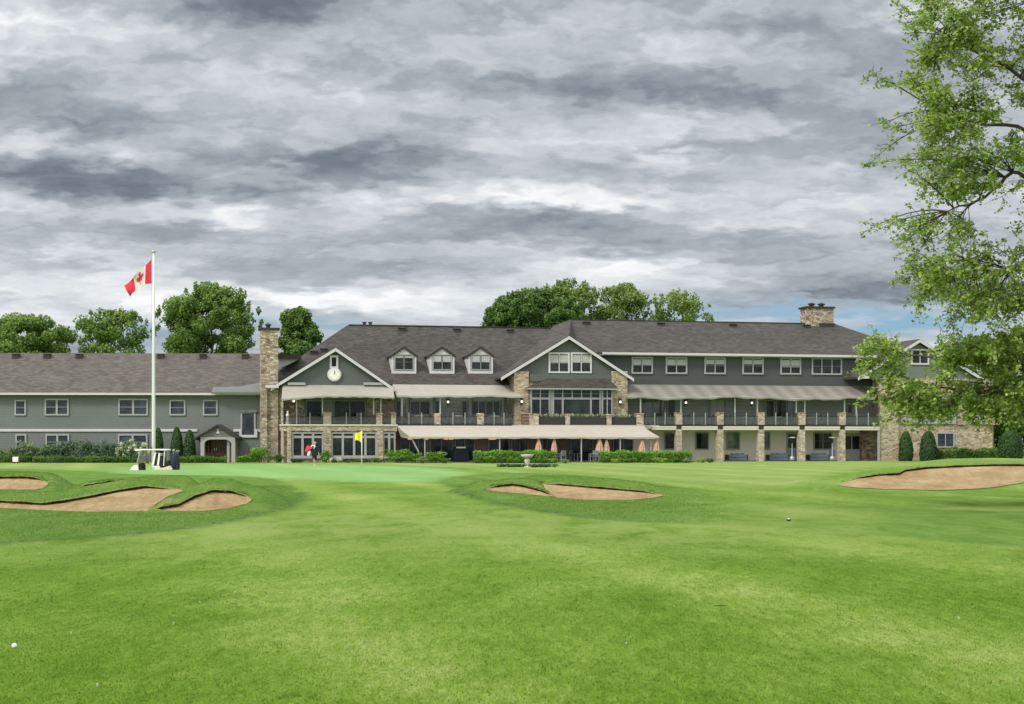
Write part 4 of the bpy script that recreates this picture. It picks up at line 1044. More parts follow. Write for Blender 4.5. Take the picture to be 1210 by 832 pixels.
# --- chimneys
def chimney(a, b_, ytop, v0, v1, zlow, pots, extra=None):
    m = MB(F).box(U(a, v0), U(b_, v0), v0, v1, zlow, Zf(a, ytop, v0))
    if extra: m.box(*extra)
    c = part('chimney', 'stone', m)
    zt = Zf(a, ytop, v0)
    part('chimney_cap', 'dark', MB(F).box(U(a, v0)-.14, U(b_, v0)+.14, v0-.14, v1+.14, zt+.003, zt+.16), c)
    for px, r in pots:
        u = U(px, v0); vm = (v0+v1)/2
        part('chimney_pot', 'dark', MB(F).lathe(u, vm, [(r, zt+.163), (r*.9, zt+.36), (r*1.5, zt+.38), (r*1.5, zt+.47), (r*.4, zt+.56), (.02, zt+.62)], 12), c)
chimney(308.2, 328.6, 389.5, 1.2, 2.7, -.3, [(317.5, .17)], (U(308.2, 1.2), U(315.5, 1.2), .95, 1.197, -.3, Zf(310, 452, 1.2)))
chimney(953.5, 985, 364, 9.4, 11, zR_r-1.5, [(963, .24), (974.5, .24)])
part('chimney_flashing', 'dark', MB(F).box(U(969, 9.2), U(985.5, 9.2), 9.15, 9.39, zR_r-.5, zR_r+.0))
# --- left wing
G = Frame(*F.pt(U(312, 3), 3.0, 0)[:2], 2.5)
def GU(px, v=0): return G.u(px, v)
def GZ(px, py, v=0): return G.z(px, py, v)
gE, gR = GZ(155, 464.3, -.55), GZ(155, 417.5, 6)
gx0, gx1 = GU(-75), GU(318)
part('wing_wall', 'siding_wing', MB(G).box(gx0, gx1, 0, 12, -.3, gE-.05))
rw = part('wing_roof', 'roof_wing', MB(G).prism_v([(-.55, gE), (6, gR), (12.55, gE), (12.55, gE-.16), (6, gR-.16), (-.55, gE-.16)], gx0-.4, gx1+.2))
part('gutter', 'trim', MB(G).box(gx0-.4, GU(309), -.66, -.553, gE-.17, gE+.0), rw)
part('gable_end', 'siding_light', MB(G).prism_v([(.3, gE-.1), (6, gR-.3), (11.7, gE-.1)], gx1+.18, gx1+.3), rw)
zband = GZ(155, 508.5)
for a, b_ in ((-75, 233), (276, 283), (304.5, 309)):
    part('band_board', 'trim', MB(G).box(GU(a), GU(b_), -.10, -.003, zband-.10, zband+.10))
part('low_roof', 'roof_pale', MB(G).add([(GU(252), -1.0, gE+.08), (GU(311), -1.0, gE+.08), (GU(311), .9, GZ(311, 451, .9)), (GU(285), .1, GZ(285, 456.5, .1)), (GU(253), -.4, GZ(253, 457.5, -.4)), (GU(252), -1.0, gE-.08), (GU(311), -1.0, gE-.08)], [(0, 1, 2, 3, 4), (5, 6, 1, 0)]), rw)
part('wall_return', 'siding_light', MB(F).prism([(U(329, 3.6), Zf(329, 436, 3.6)), (U(336, 3.6), Zf(336, 433, 3.6)), (U(355, 3.6), Zf(355, 424, 3.6)), (U(329, 3.6), Zf(329, 424, 3.6))], 3.6, 4.0))
part('return_roof', 'roof', MB(F).box(U(328, 3.4), U(356, 3.4), 3.3, 6.5, Zf(340, 424, 3.4), Zf(340, 418.5, 3.4)))
for px in (19, 56, 94, 190, 240, 290):
    v = 5.3; z = gE+(gR-gE)*(v+.55)/6.55; u = GU(px, v)
    part('roof_vent', 'dark', MB(G).box(u-.26, u+.26, v-.3, v+.3, z-.15, z+.22).box(u-.32, u+.32, v-.36, v+.2, z+.223, z+.27), rw)
for x0, x1, c in ((17.5, 31, 1), (53, 81.5, 2), (140, 175, 2), (200.3, 219.3, 1), (239.8, 257.3, 1)):
    window(G, x0, 471.2 if c == 2 else 472.5, x1, 491, 0, c, 2, .12, 'trim_grey', 'glass_blue', mull=.16)
for x0, x1, c in ((18.5, 31.5, 1), (54, 82, 2), (139.5, 174.5, 2), (-40, -12, 2)):
    window(G, x0, 513, x1, 532, 0, c, 2, .12, 'trim_grey', 'glass_blue', mull=.16)
tw = window(G, 284.5, 486.5, 302.2, 516.5, 0, 1, 1, .13, 'trim_grey', 'glass_blue')
part('window_lintel', 'shake', MB(G).box(GU(283.7), GU(304), -.2, -.115, GZ(290, 487.2), GZ(290, 484.3)), tw)
part('window_surround', 'trim', MB(G).box(GU(283), GU(285.6), -.16, -.115, GZ(290, 517), GZ(290, 507)).box(GU(301.6), GU(304.2), -.16, -.115, GZ(290, 517), GZ(290, 507)).box(GU(285.61), GU(301.59), -.16, -.115, GZ(290, 517), GZ(290, 514)), tw)
# porch
pv = -2.2
pa, pb = GU(237, pv), GU(278, pv); pc = GU(257.5, pv); zpb = GZ(257, 516.5, pv); zpa = GZ(257, 501.3, pv)
porch = part('porch', 'shake', MB(G).prism([(pa-.12, zpb), (pb+.12, zpb), (pc, zpa-.12)], pv, -.05))
m = MB(G); sl = (zpa-zpb)/(pc-pa+.3)
m.slab([(pa-.55, pv-.3, zpb-.1), (pc, pv-.3, zpa), (pc, -.02, zpa), (pa-.55, -.02, zpb-.1)][::-1], .13).slab([(pb+.3, pv-.3, zpb-.02), (pc, pv-.3, zpa), (pc, -.02, zpa), (pb+.3, -.02, zpb-.02)], .13)
part('porch_roof', 'roof', m, porch)
wpost = .30
m = MB(G).box(pa, pa+wpost, pv-.06, pv+.25, -.2, zpb-.004).box(pb-wpost, pb, pv-.06, pv+.25, -.2, zpb-.004)
ci = []; iu0, iu1 = pa+wpost+.002, pb-wpost-.002
n = 14; ztop = zpb-.006; zin = GZ(257, 519.3, pv)
ar = [(iu0, ztop), (iu0, zin-.28)]+[(iu0+(iu1-iu0)*k/n, zin-.28*(abs(2*k/n-1)**6)) for k in range(1, n)]+[(iu1, zin-.28), (iu1, ztop)]
m.prism(ar[::-1], pv-.05, pv+.2)
part('porch_frame', 'trim_grey', m, porch)
part('porch_pillar', 'trim_grey', MB(G).box(GU(267.6, pv), GU(270.5, pv), pv+.3, pv+.5, -.2, zpb-.2), porch)
part('porch_wall', 'brown_wall', MB(G).box(pa+.05, pb-.05, -.35, -.004, -.2, zpb-.01), porch)
part('porch_emblem', 'trim', MB(G).prism([(pc-.16, zpb+.28), (pc+.16, zpb+.28), (pc+.05, zpb+.52), (pc, zpb+.72), (pc-.05, zpb+.52)], pv-.05, pv-.003), porch)
for k in range(2):
    a = GU(242.5+k*12.6, -.4); b_ = GU(254.5+k*12.6, -.4)
    d = part('porch_door', 'wood', MB(G).box(a, b_, -.42, -.36, 0, GZ(255, 519.5, -.4)), None)
    for q in range(3):
        w_ = (b_-a)/3; part('pane', 'glass', MB(G).box(a+w_*q+.07, a+w_*(q+1)-.07, -.432, -.421, .75, GZ(255, 521, -.4)), d)
    part('handle', 'steel', MB(G).box((b_-.1 if k == 0 else a+.04), (b_-.05 if k == 0 else a+.09), -.47, -.421, .95, 1.15), d)
part('wing_lamp', 'dark', MB(G).box(GU(280), GU(282.5), -.3, -.003, GZ(281, 528), GZ(281, 525)))
# patio paving in front
pt_ = MB(F); pt_.add([(U(468, -4.2), -4.2, .03), (U(780, -4.2), -4.2, .03), (U(780, 3), 3, .03), (U(468, 3), 3, .03)], [(0, 1, 2, 3)]); pt_.add([(U(780, .8)+.01, .6, .03), (U(1040, .6), .6, .03), (U(1040, 3), 3, .03), (U(780, 3)+.01, 3, .03)], [(0, 1, 2, 3)])
tag(pt_.build('patio_paving', M['paving']), kind='structure')
#@@THINGS@@
# ------------------------------------------------------------------ trees behind the clubhouse
far_tree(-50, 92, 373, 168, 'dense round leafy tree behind the far left end of the grey wing roof', M['leaf_tree'], 70, 1.1, ybot=462)
far_tree(84, 182, 365, 172, 'loose broad leafy tree behind the wing roof, just left of the flagpole', M['leaf_tree'], 50, 1.0, ybot=458)
far_tree(182, 312, 335, 170, 'tallest round leafy tree, between the flagpole and the stone chimney', M['leaf_tree'], 56, 1.35, ybot=478)
far_tree(302, 402, 364, 172, 'dark cone shaped tree just right of the left stone chimney', M['leaf_dark'], 85, 1.0, 'cone', ybot=452)
far_tree(572, 690, 344, 170, 'dark dense tree rising behind the middle roof, leftmost of the roof cluster', M['leaf_dark'], 80, 1.25, ybot=440)
far_tree(628, 716, 332, 176, 'pale yellow green tree rising just behind the dark dense tree', M['leaf_pale'], 46, 1.1, ybot=432)
far_tree(690, 784, 336, 178, 'pale upright tree over the middle of the right roof ridge', M['leaf_pale'], 42, 1.1, ybot=434)
far_tree(762, 842, 341, 178, 'sparse pale tree at the right end of the roof cluster', M['leaf_pale'], 36, 1.0, ybot=436)
far_tree(1112, 1200, 398, 158, 'green tree right behind the stone gable end of the clubhouse', M['leaf_tree'], 75, 1.2)
far_tree(1170, 1290, 380, 150, 'big green tree beyond the right end of the clubhouse', M['leaf_tree'], 75, 1.3)
far_tree(1055, 1130, 410, 172, 'low green tree peeping over the right gable roof', M['leaf_pale'], 60, 1.0)
for k, (x, w, h) in enumerate([(1185, 60, 470), (1225, 70, 462), (1262, 64, 455)]):
    shrub(x, w, h, 546, 141+k*2.5, ['dark tall bush beyond the right end of the stone gable wall', 'dark tall bush at the right edge of the view', 'dark tall bush just outside the right edge'][k], M['leaf_dark'], 'bush', 'tall bushes at the right end', .26, 'bush', 16, 60)

# ------------------------------------------------------------------ planting along the front
hedge(-60, 36, 539, 125.0, 'low yellow green hedge at the far left by the white box', M['leaf_hedge'], .9)
hedge(38, 160, 540.6, 124.2, 'low clipped box hedge in front of the lilac bushes', M['leaf_hedge'], .9)
hedge(203, 267.5, 540.6, 123.6, 'low clipped box hedge in front of the entrance porch', M['leaf_hedge'], .9)
for k, (x, w, y, mt) in enumerate([(8, 40, 527, 'leaf_mix'), (33, 40, 521, 'leaf_mix'), (62, 44, 519, 'leaf_blue'), (92, 42, 516.5, 'leaf_blue'), (117, 38, 519, 'leaf_blue'), (139, 34, 520, 'leaf_blue')]):
    shrub(x, w, y, 548, 126.0, ['grey green bush at the far left below the single lower window', 'pale grey green bush left of the paired lower window', 'lilac bush under the left lower paired window', 'tallest lilac bush, between the two lower paired windows', 'dark lilac bush just right of the tallest lilac bush', 'lilac bush beside the white flowering bush'][k], M[mt], 'flowering_bush', 'bushes along the grey wing', .15, 'bush', 12, 120, None)
shrub(157, 42, 519, 548, 125.2, 'white flowering bush behind the golf cart roof', M['leaf_mix'], 'flowering_bush', None, .14, 'bush', 10, 110, (M['blossom'], 24))
cypress(187, 13, 506, 126.7, 'clipped evergreen right behind the flagpole')
cypress(209, 15, 505, 126.9, 'clipped pointed evergreen, left one of the close pair by the porch')
cypress(224, 15, 508.5, 126.9, 'clipped evergreen beside the porch, right one of the close pair')
cypress(1070.5, 17, 510, 135, 'narrow clipped evergreen against the right stone wall')
cypress(1097, 21, 509.5, 135, 'wide clipped evergreen next to the small lower window of the stone wall')
cypress(1194, 29, 508, 130, 'broad round topped evergreen right of the stone gable wall', True)
for x, w, y, Y, mt, lb in [(289, 22, 537, 124.6, 'leaf_bright', 'low bright bush just right of the entrance porch'), (308, 38, 527.5, 125.2, 'leaf_bright', 'big bright green bush at the foot of the left stone chimney'),
        (328, 18, 536, 124.9, 'leaf_hedge', 'small green bush between the chimney bush and the stone corner'), (350, 24, 541.5, 124.8, 'leaf_cedar', 'low dark shrub under the left window of the clock wing'),
        (385, 19, 529, 125.0, 'leaf_bright', 'bright bush against the stone pier right behind the golfer'), (396, 16, 541, 124.4, 'leaf_mix', 'small pale flowered shrub right of the golfer'),
        (412, 24, 541.8, 124.6, 'leaf_cedar', 'low dark shrub under the middle clock wing windows'), (430, 18, 542, 124.6, 'leaf_cedar', 'low dark shrub right of the yellow golf flag'), (447, 22, 541, 124.6, 'leaf_hedge', 'low green shrub at the foot of the pale stone pier'),
        (469, 34, 531, 124.2, 'leaf_bright', 'large bright green bush at the left end of the lower awning'), (487, 28, 534, 124.0, 'leaf_bright', 'bright bush in the middle of the left patio planting'), (512, 34, 532.8, 124.1, 'leaf_bright', 'rounded bright bush at the right end of the left patio planting')]:
    shrub(x, w, y, 548, Y, lb, M[mt], 'shrub', 'shrubs along the clubhouse front', .13, 'shrub', 10, 190, (M['blossom'], 9) if 'flowered' in lb else None)
hedge(559, 657, 534, 122.6, 'clipped bright hedge left of the patio gap behind the stone urn', M['leaf_bright'], 1.1)
hedge(709, 818, 534.4, 125, 'clipped bright hedge right of the patio gap', M['leaf_bright'], 1.1)
low = [(500, 16, 541, 'leaf_mix'), (525, 16, 542, 'leaf_hedge'), (566, 17, 542, 'leaf_hedge'), (578, 16, 541, 'leaf_bright'), (593, 20, 541, 'leaf_hedge'), (608, 16, 542, 'leaf_bright'), (641, 17, 542, 'leaf_hedge'), (652, 17, 543.5, 'leaf_lime'), (668, 11, 544, 'leaf_mix'),
       (716, 12, 542, 'leaf_hedge'), (728, 13, 543.5, 'leaf_lime'), (744, 20, 543, 'leaf_hedge'), (764, 15, 543.5, 'leaf_hedge'), (780, 19, 543, 'leaf_lime'), (797, 17, 541, 'leaf_hedge'), (812, 14, 542.5, 'leaf_mix'), (829, 15, 542.5, 'leaf_lime'), (839, 11, 543, 'leaf_hedge')]
what = ['pale low mound plant below the rounded bright bush', 'small green mound plant at the left side of the navy cover', 'green mound plant at the left end of the left clipped hedge', 'bright mound plant second along the left clipped hedge', 'wide green mound plant midway along the left clipped hedge', 'bright mound plant just left of the stone urn', 'green mound plant just right of the stone urn', 'lime mound plant near the right end of the left clipped hedge', 'pale round mound plant at the left side of the patio gap',
        'green mound plant at the right side of the patio gap', 'small lime mound plant below the left end of the right hedge', 'wide green mound plant under the right hedge', 'green mound plant in the middle of the right hedge', 'wide lime mound plant below the right hedge', 'dark green mound plant near the right end of the right hedge', 'pale mound plant at the right end of the right hedge', 'lime mound plant left of the second stone column', 'last green mound plant beside the second stone column']
for (x, w, y, mt), lb in zip(low, what):
    shrub(x, w*1.15, y-2.4, 549, (121.6 if x < 690 else 123.8), lb, M[mt], 'mound_plant', 'mound plants along the patio', .11, 'plant', 8, 240, None, .45)
hedge(1104, 1180, 531.5, 135.4, 'loose low hedge along the foot of the right stone wall', M['leaf_hedge'], .9, wav=.12, leaf=.15)

# flower bed and stone urn
X0, _, _ = at(623, 0, 100)
bed = []
for k in range(46):
    a = RNG.uniform(-1, 1); bed.append(((X0+a*1.85, 100+RNG.normal()*.35, .10+RNG.random()*.08), (.20, .2, .11), RNG.uniform(.1, .6)))
o = crown_of(bed, .10, 420, 'flower_bed', M['leaf_cedar'], None); tag(o, 'dark low flower bed around the foot of the stone urn', 'flower bed')
ur = empty('stone_urn', (X0, 100, 0), 'pale stone pedestal urn with a wide flat bowl on the lawn', 'urn')
MB().lathe(X0, 100, [(.26, -.05), (.26, .10), (.20, .13), (.13, .24), (.16, .38), (.20, .48), (.12, .58), (.13, .66)], 16).build('pedestal', M['concrete'], ur, True)
MB().lathe(X0, 100, [(.13, .655), (.28, .67), (.37, .72), (.39, .80), (.39, .85), (.34, .85), (.28, .80), (.02, .79)], 20).build('bowl', M['concrete'], ur, True)

# ------------------------------------------------------------------ flagpole and flag
Yp = 115.0; Xp = at(181.5, 0, Yp)[0]; zt = at(0, 299, Yp)[2]
fp = empty('flagpole', (Xp, Yp, 0), 'tall white tapered flagpole in front of the grey wing', 'flagpole')
MB().lathe(Xp, Yp, [(.14, -.3), (.135, 2), (.115, 8), (.085, zt)], 14).build('pole', M['pole'], fp, True)
MB().lathe(Xp, Yp, [(.09, zt+.002), (.16, zt+.05), (.16, zt+.14), (.05, zt+.2), (.02, zt+.24)], 12).build('truck', M['steel'], fp, True)
MB().tube([(Xp, Yp, zt+.24), (Xp, Yp, zt+.75)], [.018, .008], 6).build('finial', M['steel'], fp)
MB().tube([(Xp-.15, Yp-.16, .9), (Xp-.125, Yp-.13, 8), (Xp-.10, Yp-.10, zt)], .008, 4).build('halyard', M['steel'], fp)
MB().box(Xp-.2, Xp-.1, Yp-.2, Yp-.13, 1.0, 1.25).build('cleat', M['dark'], fp)
leaf_half = [(0, 1), (.10, .80), (.20, .84), (.155, .46), (.34, .64), (.38, .54), (.58, .58), (.50, .38), (.60, .33), (.27, .06), (.30, -.06), (.04, -.02), (.05, -.36)]
LEAF = [(x, y) for x, y in leaf_half]+[(-x, y) for x, y in leaf_half[::-1]]
def in_poly(x, y, P):
    c = False
    for (x0, y0), (x1, y1) in zip(P, P[1:]+P[:1]):
        if (y0 > y) != (y1 > y) and x < (x1-x0)*(y-y0)/(y1-y0)+x0: c = not c
    return c
top = [(0, 181, 306.4), (.25, 173.6, 313.5), (.5, 166.5, 319.5), (.75, 157, 328), (1, 147.2, 337.5)]
bot = [(0, 181.2, 335), (.25, 173.2, 336), (.5, 167, 340), (.75, 160, 343.8), (1, 154, 350.6)]
nu, nv = 72, 36; P = []
for i in range(nu):
    s_ = i/(nu-1)
    for j in range(nv):
        t_ = j/(nv-1)
        f = lambda tab, k: float(np.interp(s_, [q[0] for q in tab], [q[k] for q in tab]))
        px = f(top, 1)*(1-t_)+f(bot, 1)*t_; py = f(top, 2)*(1-t_)+f(bot, 2)*t_
        py += 1.1*math.sin(math.pi*t_)*math.sin(s_*6)*s_
        x, y, z = at(px, py, Yp)
        P.append((x-.11*(1-s_), y-.05+.38*s_*math.sin(s_*9.5+t_*2.6)+.25*s_*t_, z))
fm = MB().grid(P, nu, nv)
mi = []
for i in range(nu-1):
    for j in range(nv-1):
        s_, t_ = (i+.5)/(nu-1), (j+.5)/(nv-1)
        red = s_ < .25 or s_ > .75 or in_poly((s_-.5)*2/.47*.47, (.60-t_)/.47*.9, [(x*.62, y) for x, y in LEAF])
        mi.append(1 if red else 0)
fm.M = mi
fl = fm.build('flag', [M['flag_white'], M['red']], None, True)
tag(fl, 'red and white maple leaf flag flying from the top of the tall pole', 'flag')

# ------------------------------------------------------------------ golf pin and yellow flag
gx, gy = at(427.5, 0, 100)[0], 100.0; gz = hz(gx, gy)
pin = empty('golf_pin', (gx, gy, gz), 'thin pale golf pin standing in the hole on the green', 'golf pin')
zt = at(0, 509, gy)[2]
MB().tube([(gx, gy, gz-.1), (gx, gy, zt)], [.034, .026], 8).build('stick', M['flag_white'], pin, True)
MB().lathe(gx, gy, [(.054, gz-.08), (.056, gz+.003), (.050, gz+.006), (.01, gz+.004)], 12).build('cup', M['black'], pin)
P = []
for i in range(15):
    s_ = i/14
    for j in range(9):
        t_ = j/8; x, _, z = at(426.9-7.6*s_, 510+13*t_*(1-.18*s_)+s_*2.2*(1-t_)-1.4*math.sin(s_*3)*t_, gy)
        P.append((x, gy+.07*math.sin(s_*7+t_), z))
MB().grid(P, 15, 9).build('pin_flag', M['yellow'], pin, True)

# ------------------------------------------------------------------ golf cart
cx_, cy_ = at(181.5, 0, 100)[0], 100.0; cz = hz(cx_, cy_); CF = Frame(cx_, cy_, 180)   # u points forward (to the left in view)
cart = empty('golf_cart', (cx_, cy_, cz), 'white golf cart with a canopy roof parked behind the left bunker mound', 'golf cart')
def cb(): 
    m = MB(CF); return m
def cprism(uz, v0, v1): return cb().prism([(a, cz+b) for a, b in uz], v0, v1)
cprism([(1.30, .36), (1.36, .55), (1.18, .78), (.86, .88), (.80, .40)], -.52, .52).build('cowl', M['white'], cart, bevel=.05)
cprism([(.82, .28), (.82, .38), (-1.15, .38), (-1.15, .28)], -.56, .56).build('floor_pan', M['dark'], cart)
cprism([(-.12, .385), (-.12, .66), (-.70, .66), (-1.15, .80), (-1.30, .62), (-1.28, .385)], -.54, .54).build('body', M['sock'], cart, bevel=.04)
cprism([(-.14, .67), (-.62, .67), (-1.10, .812), (-1.10, 1.12), (-.62, 1.02)], -.46, .46).build('bag_well', M['black'], cart, bevel=.03)
cprism([(-.02, .665), (0, .76), (-.50, .78), (-.52, .665)], -.50, .50).build('seat', M['white'], cart, bevel=.03)
for v0, v1 in ((-.49, -.02), (.02, .49)):
    cprism([(.02, .785), (-.16, 1.62), (-.27, 1.62), (-.12, .785)], v0, v1).build('backrest', M['white'], cart, bevel=.02)
    cprism([(-.125, .785), (-.275, 1.55), (-.36, 1.50), (-.30, .785)], v0, v1).build('cushion', M['black'], cart, bevel=.02)
    cprism([(-.305, .80), (-.42, 1.58), (-.53, 1.58), (-.44, .80)], v0, v1).build('backrest', M['white'], cart, bevel=.02)
    cprism([(-.445, .80), (-.535, 1.42), (-.66, 1.30), (-.66, .80)], v0, v1).build('cushion', M['black'], cart, bevel=.02)
cprism([(1.00, 1.70), (1.06, 1.76), (.95, 1.83), (-.85, 1.84), (-.98, 1.80), (-.98, 1.74), (.5, 1.76)], -.60, .60).build('roof', M['white'], cart, bevel=.025)
for v in (-.52, .48):
    cb().tube([(.92, v+.02, cz+.86), (.72, v+.02, cz+1.76)], .045, 6).build('roof_strut', M['trim_grey'], cart)
    cb().tube([(-.74, v+.02, cz+.78), (-.80, v+.02, cz+1.75)], .03, 6).build('roof_strut', M['white'], cart)
M['screen'] = material('cart_windscreen', col=(.10, .12, .11), rough=.1); _g(M['screen'])
cb().add([(.905, -.48, cz+.90), (.905, .48, cz+.90), (.735, .48, cz+1.72), (.735, -.48, cz+1.72)], [(0, 1, 2, 3)]).build('windscreen', M['screen'], cart)
cprism([(.84, .39), (.84, .90), (.70, .98), (.60, .80), (.60, .39)], -.48, .48).build('dashboard', M['black'], cart, bevel=.03)
st = cb().tube([(.72, -.25, cz+.80), (.45, -.25, cz+1.05)], .02, 6).build('steering_column', M['dark'], cart)
ring = [(.45+.06*math.sin(a), -.25+.17*math.cos(a), cz+1.05+.16*math.sin(a)) for a in np.linspace(0, 6.283, 17)]
cb().tube(ring, .018, 6).build('steering_wheel', M['black'], cart)
for u in (.92, -.82):
    for v in (-.52, .52):
        w = MB(CF); w.prism([(u+.23*math.cos(a), cz+.23+.23*math.sin(a)) for a in np.linspace(0, 6.283, 21)[:-1]], v-.09, v+.09)
        wo = w.build('wheel', M['black'], cart, bevel=.02)
        cb().prism([(u+.12*math.cos(a), cz+.23+.12*math.sin(a)) for a in np.linspace(0, 6.283, 13)[:-1]], v-.10, v+.10).build('rim', M['white'], wo)
cb().tube([(-1.22, -.45, cz+.95), (-1.22, .45, cz+.95)], .02, 6).build('bag_rail', M['steel'], cart)
for k, v in enumerate((-.26, .26)):
    u = -1.30; g = empty('golf_bag', tuple(CF.pt(u, v, cz+.36)), ['navy golf bag strapped upright on the near back corner of the golf cart', 'navy golf bag on the far back corner of the golf cart, behind the near bag'][k], 'golf bag', 'golf bags on the cart')
    MB(CF).tube([(u, v, cz+.40), (u-.0, v, cz+.8), (u-.04, v, cz+1.50)], [.20, .22, .23], 12).build('bag', M['navy'], g, True)
    MB(CF).box(u-.28, u-.16, v-.12, v+.12, cz+.55, cz+.95).build('pocket', M['navy'], g, bevel=.03)
    for q in range(6):
        a = q*1.05; MB(CF).tube([(u-.04+.1*math.cos(a), v+.1*math.sin(a), cz+1.5), (u-.06+.15*math.cos(a), v+.15*math.sin(a), cz+1.68+.04*(q % 3))], .012, 5).lathe(u-.08+.15*math.cos(a), v+.15*math.sin(a), [(.01, cz+1.66+.04*(q % 3)), (.05, cz+1.69+.04*(q % 3)), (.045, cz+1.73+.04*(q % 3)), (.01, cz+1.76+.04*(q % 3))], 8).build('golf_club', M['steel'] if q % 2 else M['navy'], g)
cb().box(-1.62, -1.50, -.5, -.3, cz+.42, cz+.62).build('sand_bottle', M['white'], cart)

# ------------------------------------------------------------------ people
def skin_body(name, joints, edges, mat, parent, levels=1):
    o = origin_of(parent); keys = list(joints); me = bpy.data.meshes.new(name)
    me.from_pydata([tuple(Vector(joints[k][0])-o) for k in keys], [(keys.index(a), keys.index(b)) for a, b in edges], [])
    ob = link(name, me, mat, parent); ob.modifiers.new('skin', 'SKIN')
    for i, k in enumerate(keys):
        r = joints[k][1]; r = r if isinstance(r, tuple) else (r, r)
        me.skin_vertices[0].data[i].radius = r; me.skin_vertices[0].data[i].use_root = (i == 0)
    sb = ob.modifiers.new('sub', 'SUBSURF'); sb.levels = levels; sb.render_levels = levels
    dg = bpy.context.evaluated_depsgraph_get(); nm = bpy.data.meshes.new_from_object(ob.evaluated_get(dg))
    ob.modifiers.clear(); ob.data = nm; nm.name = name
    nm.polygons.foreach_set('use_smooth', [True]*len(nm.polygons))
    if not nm.materials: nm.materials.append(mat)
    return ob
def person(px, Y, face, h, label, top, shorts, hair='hair', name='person'):
    X = at(px, 0, Y)[0]; g = hz(X, Y); a = R(face); k = h/1.75
    fw = Vector((math.cos(a), math.sin(a), 0)); rt = Vector((fw.y, -fw.x, 0))
    def p(f, r, z): v = Vector((X, Y, g))+fw*f*k+rt*r*k; return (v.x, v.y, g+z*k)
    root = empty(name, (X, Y, g), label, 'person', 'golfers on the green')
    J = {'pelvis': (p(0, 0, .95), .13*k), 'waist': (p(.01, 0, 1.10), .125*k), 'chest': (p(.03, 0, 1.30), (.16*k, .12*k)), 'neck0': (p(.05, 0, 1.46), .06*k), 'neck': (p(.07, 0, 1.53), .052*k),
         'head0': (p(.10, 0, 1.60), .085*k), 'head': (p(.10, 0, 1.69), .088*k), 'nose': (p(.185, 0, 1.625), .018*k)}
    E = [('pelvis', 'waist'), ('waist', 'chest'), ('chest', 'neck0'), ('neck0', 'neck'), ('neck', 'head0'), ('head0', 'head'), ('head0', 'nose')]
    for s_, n, stride, arm in ((1, 'r', .24, -.16), (-1, 'l', -.22, .22)):
        J.update({n+'hip': (p(.0, .10*s_, .90), .092*k), n+'knee': (p(stride*.55+.03, .10*s_, .50), .062*k), n+'ank': (p(stride*.9-(.06 if stride < 0 else 0), .10*s_, .10), .042*k), n+'toe': (p(stride*.9+.14-(.06 if stride < 0 else 0), .11*s_, .04), .036*k),
                  n+'sh': (p(.04, .19*s_, 1.42), .062*k), n+'elb': (p(.02+arm*.35, .24*s_, 1.14), .045*k), n+'wri': (p(.06+arm, .23*s_, .90), .030*k), n+'palm': (p(.08+arm*1.1, .225*s_, .82), (.040*k, .022*k))})
        E += [('pelvis', n+'hip'), (n+'hip', n+'knee'), (n+'knee', n+'ank'), (n+'ank', n+'toe'), ('chest', n+'sh'), (n+'sh', n+'elb'), (n+'elb', n+'wri'), (n+'wri', n+'palm')]
        for q in range(4):
            J[n+'f%d' % q] = (p(.055+.022*q+arm*1.1, .225*s_, .74-.012*(q in (1, 2))), .009*k); J[n+'g%d' % q] = (p(.06+.020*q+arm*1.1, .205*s_, .695-.015*(q in (1, 2))), .008*k)
            E += [(n+'palm', n+'f%d' % q), (n+'f%d' % q, n+'g%d' % q)]
        J[n+'th'] = (p(.135+arm*1.1, .20*s_, .80), .010*k); E.append((n+'palm', n+'th'))
    skin_body('body', J, E, M['skin'], root, 1)
    T = {'c': (p(.03, 0, 1.28), (.225*k, .17*k)), 'w': (p(.01, 0, 1.05), (.215*k, .17*k)), 'h': (p(0, 0, .80), (.225*k, .18*k)), 'n': (p(.05, 0, 1.44), .09*k)}
    TE = [('c', 'w'), ('w', 'h'), ('c', 'n')]
    for s_, n, arm in ((1, 'r', -.16), (-1, 'l', .22)):
        T[n+'s'] = (p(.04, .185*s_, 1.41), .082*k); T[n+'e'] = (p(.02+arm*.35, .245*s_, 1.14), .062*k); T[n+'w'] = (p(.05+arm*.9, .235*s_, .94), .046*k); TE += [('c', n+'s'), (n+'s', n+'e'), (n+'e', n+'w')]
    skin_body('jacket', T, TE, M[top], root, 1)
    Sx = {'p': (p(0, 0, .93), (.165*k, .145*k))}; SE = []
    for s_, n, stride in ((1, 'r', .24), (-1, 'l', -.22)):
        Sx[n+'h'] = (p(.0, .10*s_, .86), .115*k); Sx[n+'k'] = (p(stride*.45+.03, .10*s_, .42), .115*k); SE += [('p', n+'h'), (n+'h', n+'k')]
    skin_body('shorts', Sx, SE, M[shorts], root, 1)
    for s_, stride in ((1, .24), (-1, -.22)):
        o_ = stride*.9-(.06 if stride < 0 else 0)
        MB().tube([p(o_-.05, .10*s_, .03), p(o_+.06, .105*s_, .045), p(o_+.19, .11*s_, .03)], [.045*k, .052*k, .03*k], 8).build('shoe', M['sock'], root, True)
    hp = Vector(p(.085, 0, 1.70)); hm = MB(); prof = []
    for i in range(7): 
        t_ = i/6*math.pi*.62; prof.append((max(.004, .108*k*math.sin(t_+.0001)), hp.z+.105*k*math.cos(t_)-.01))
    hm.lathe(hp.x, hp.y, prof[::-1], 14).build('hair', M[hair], root, True)
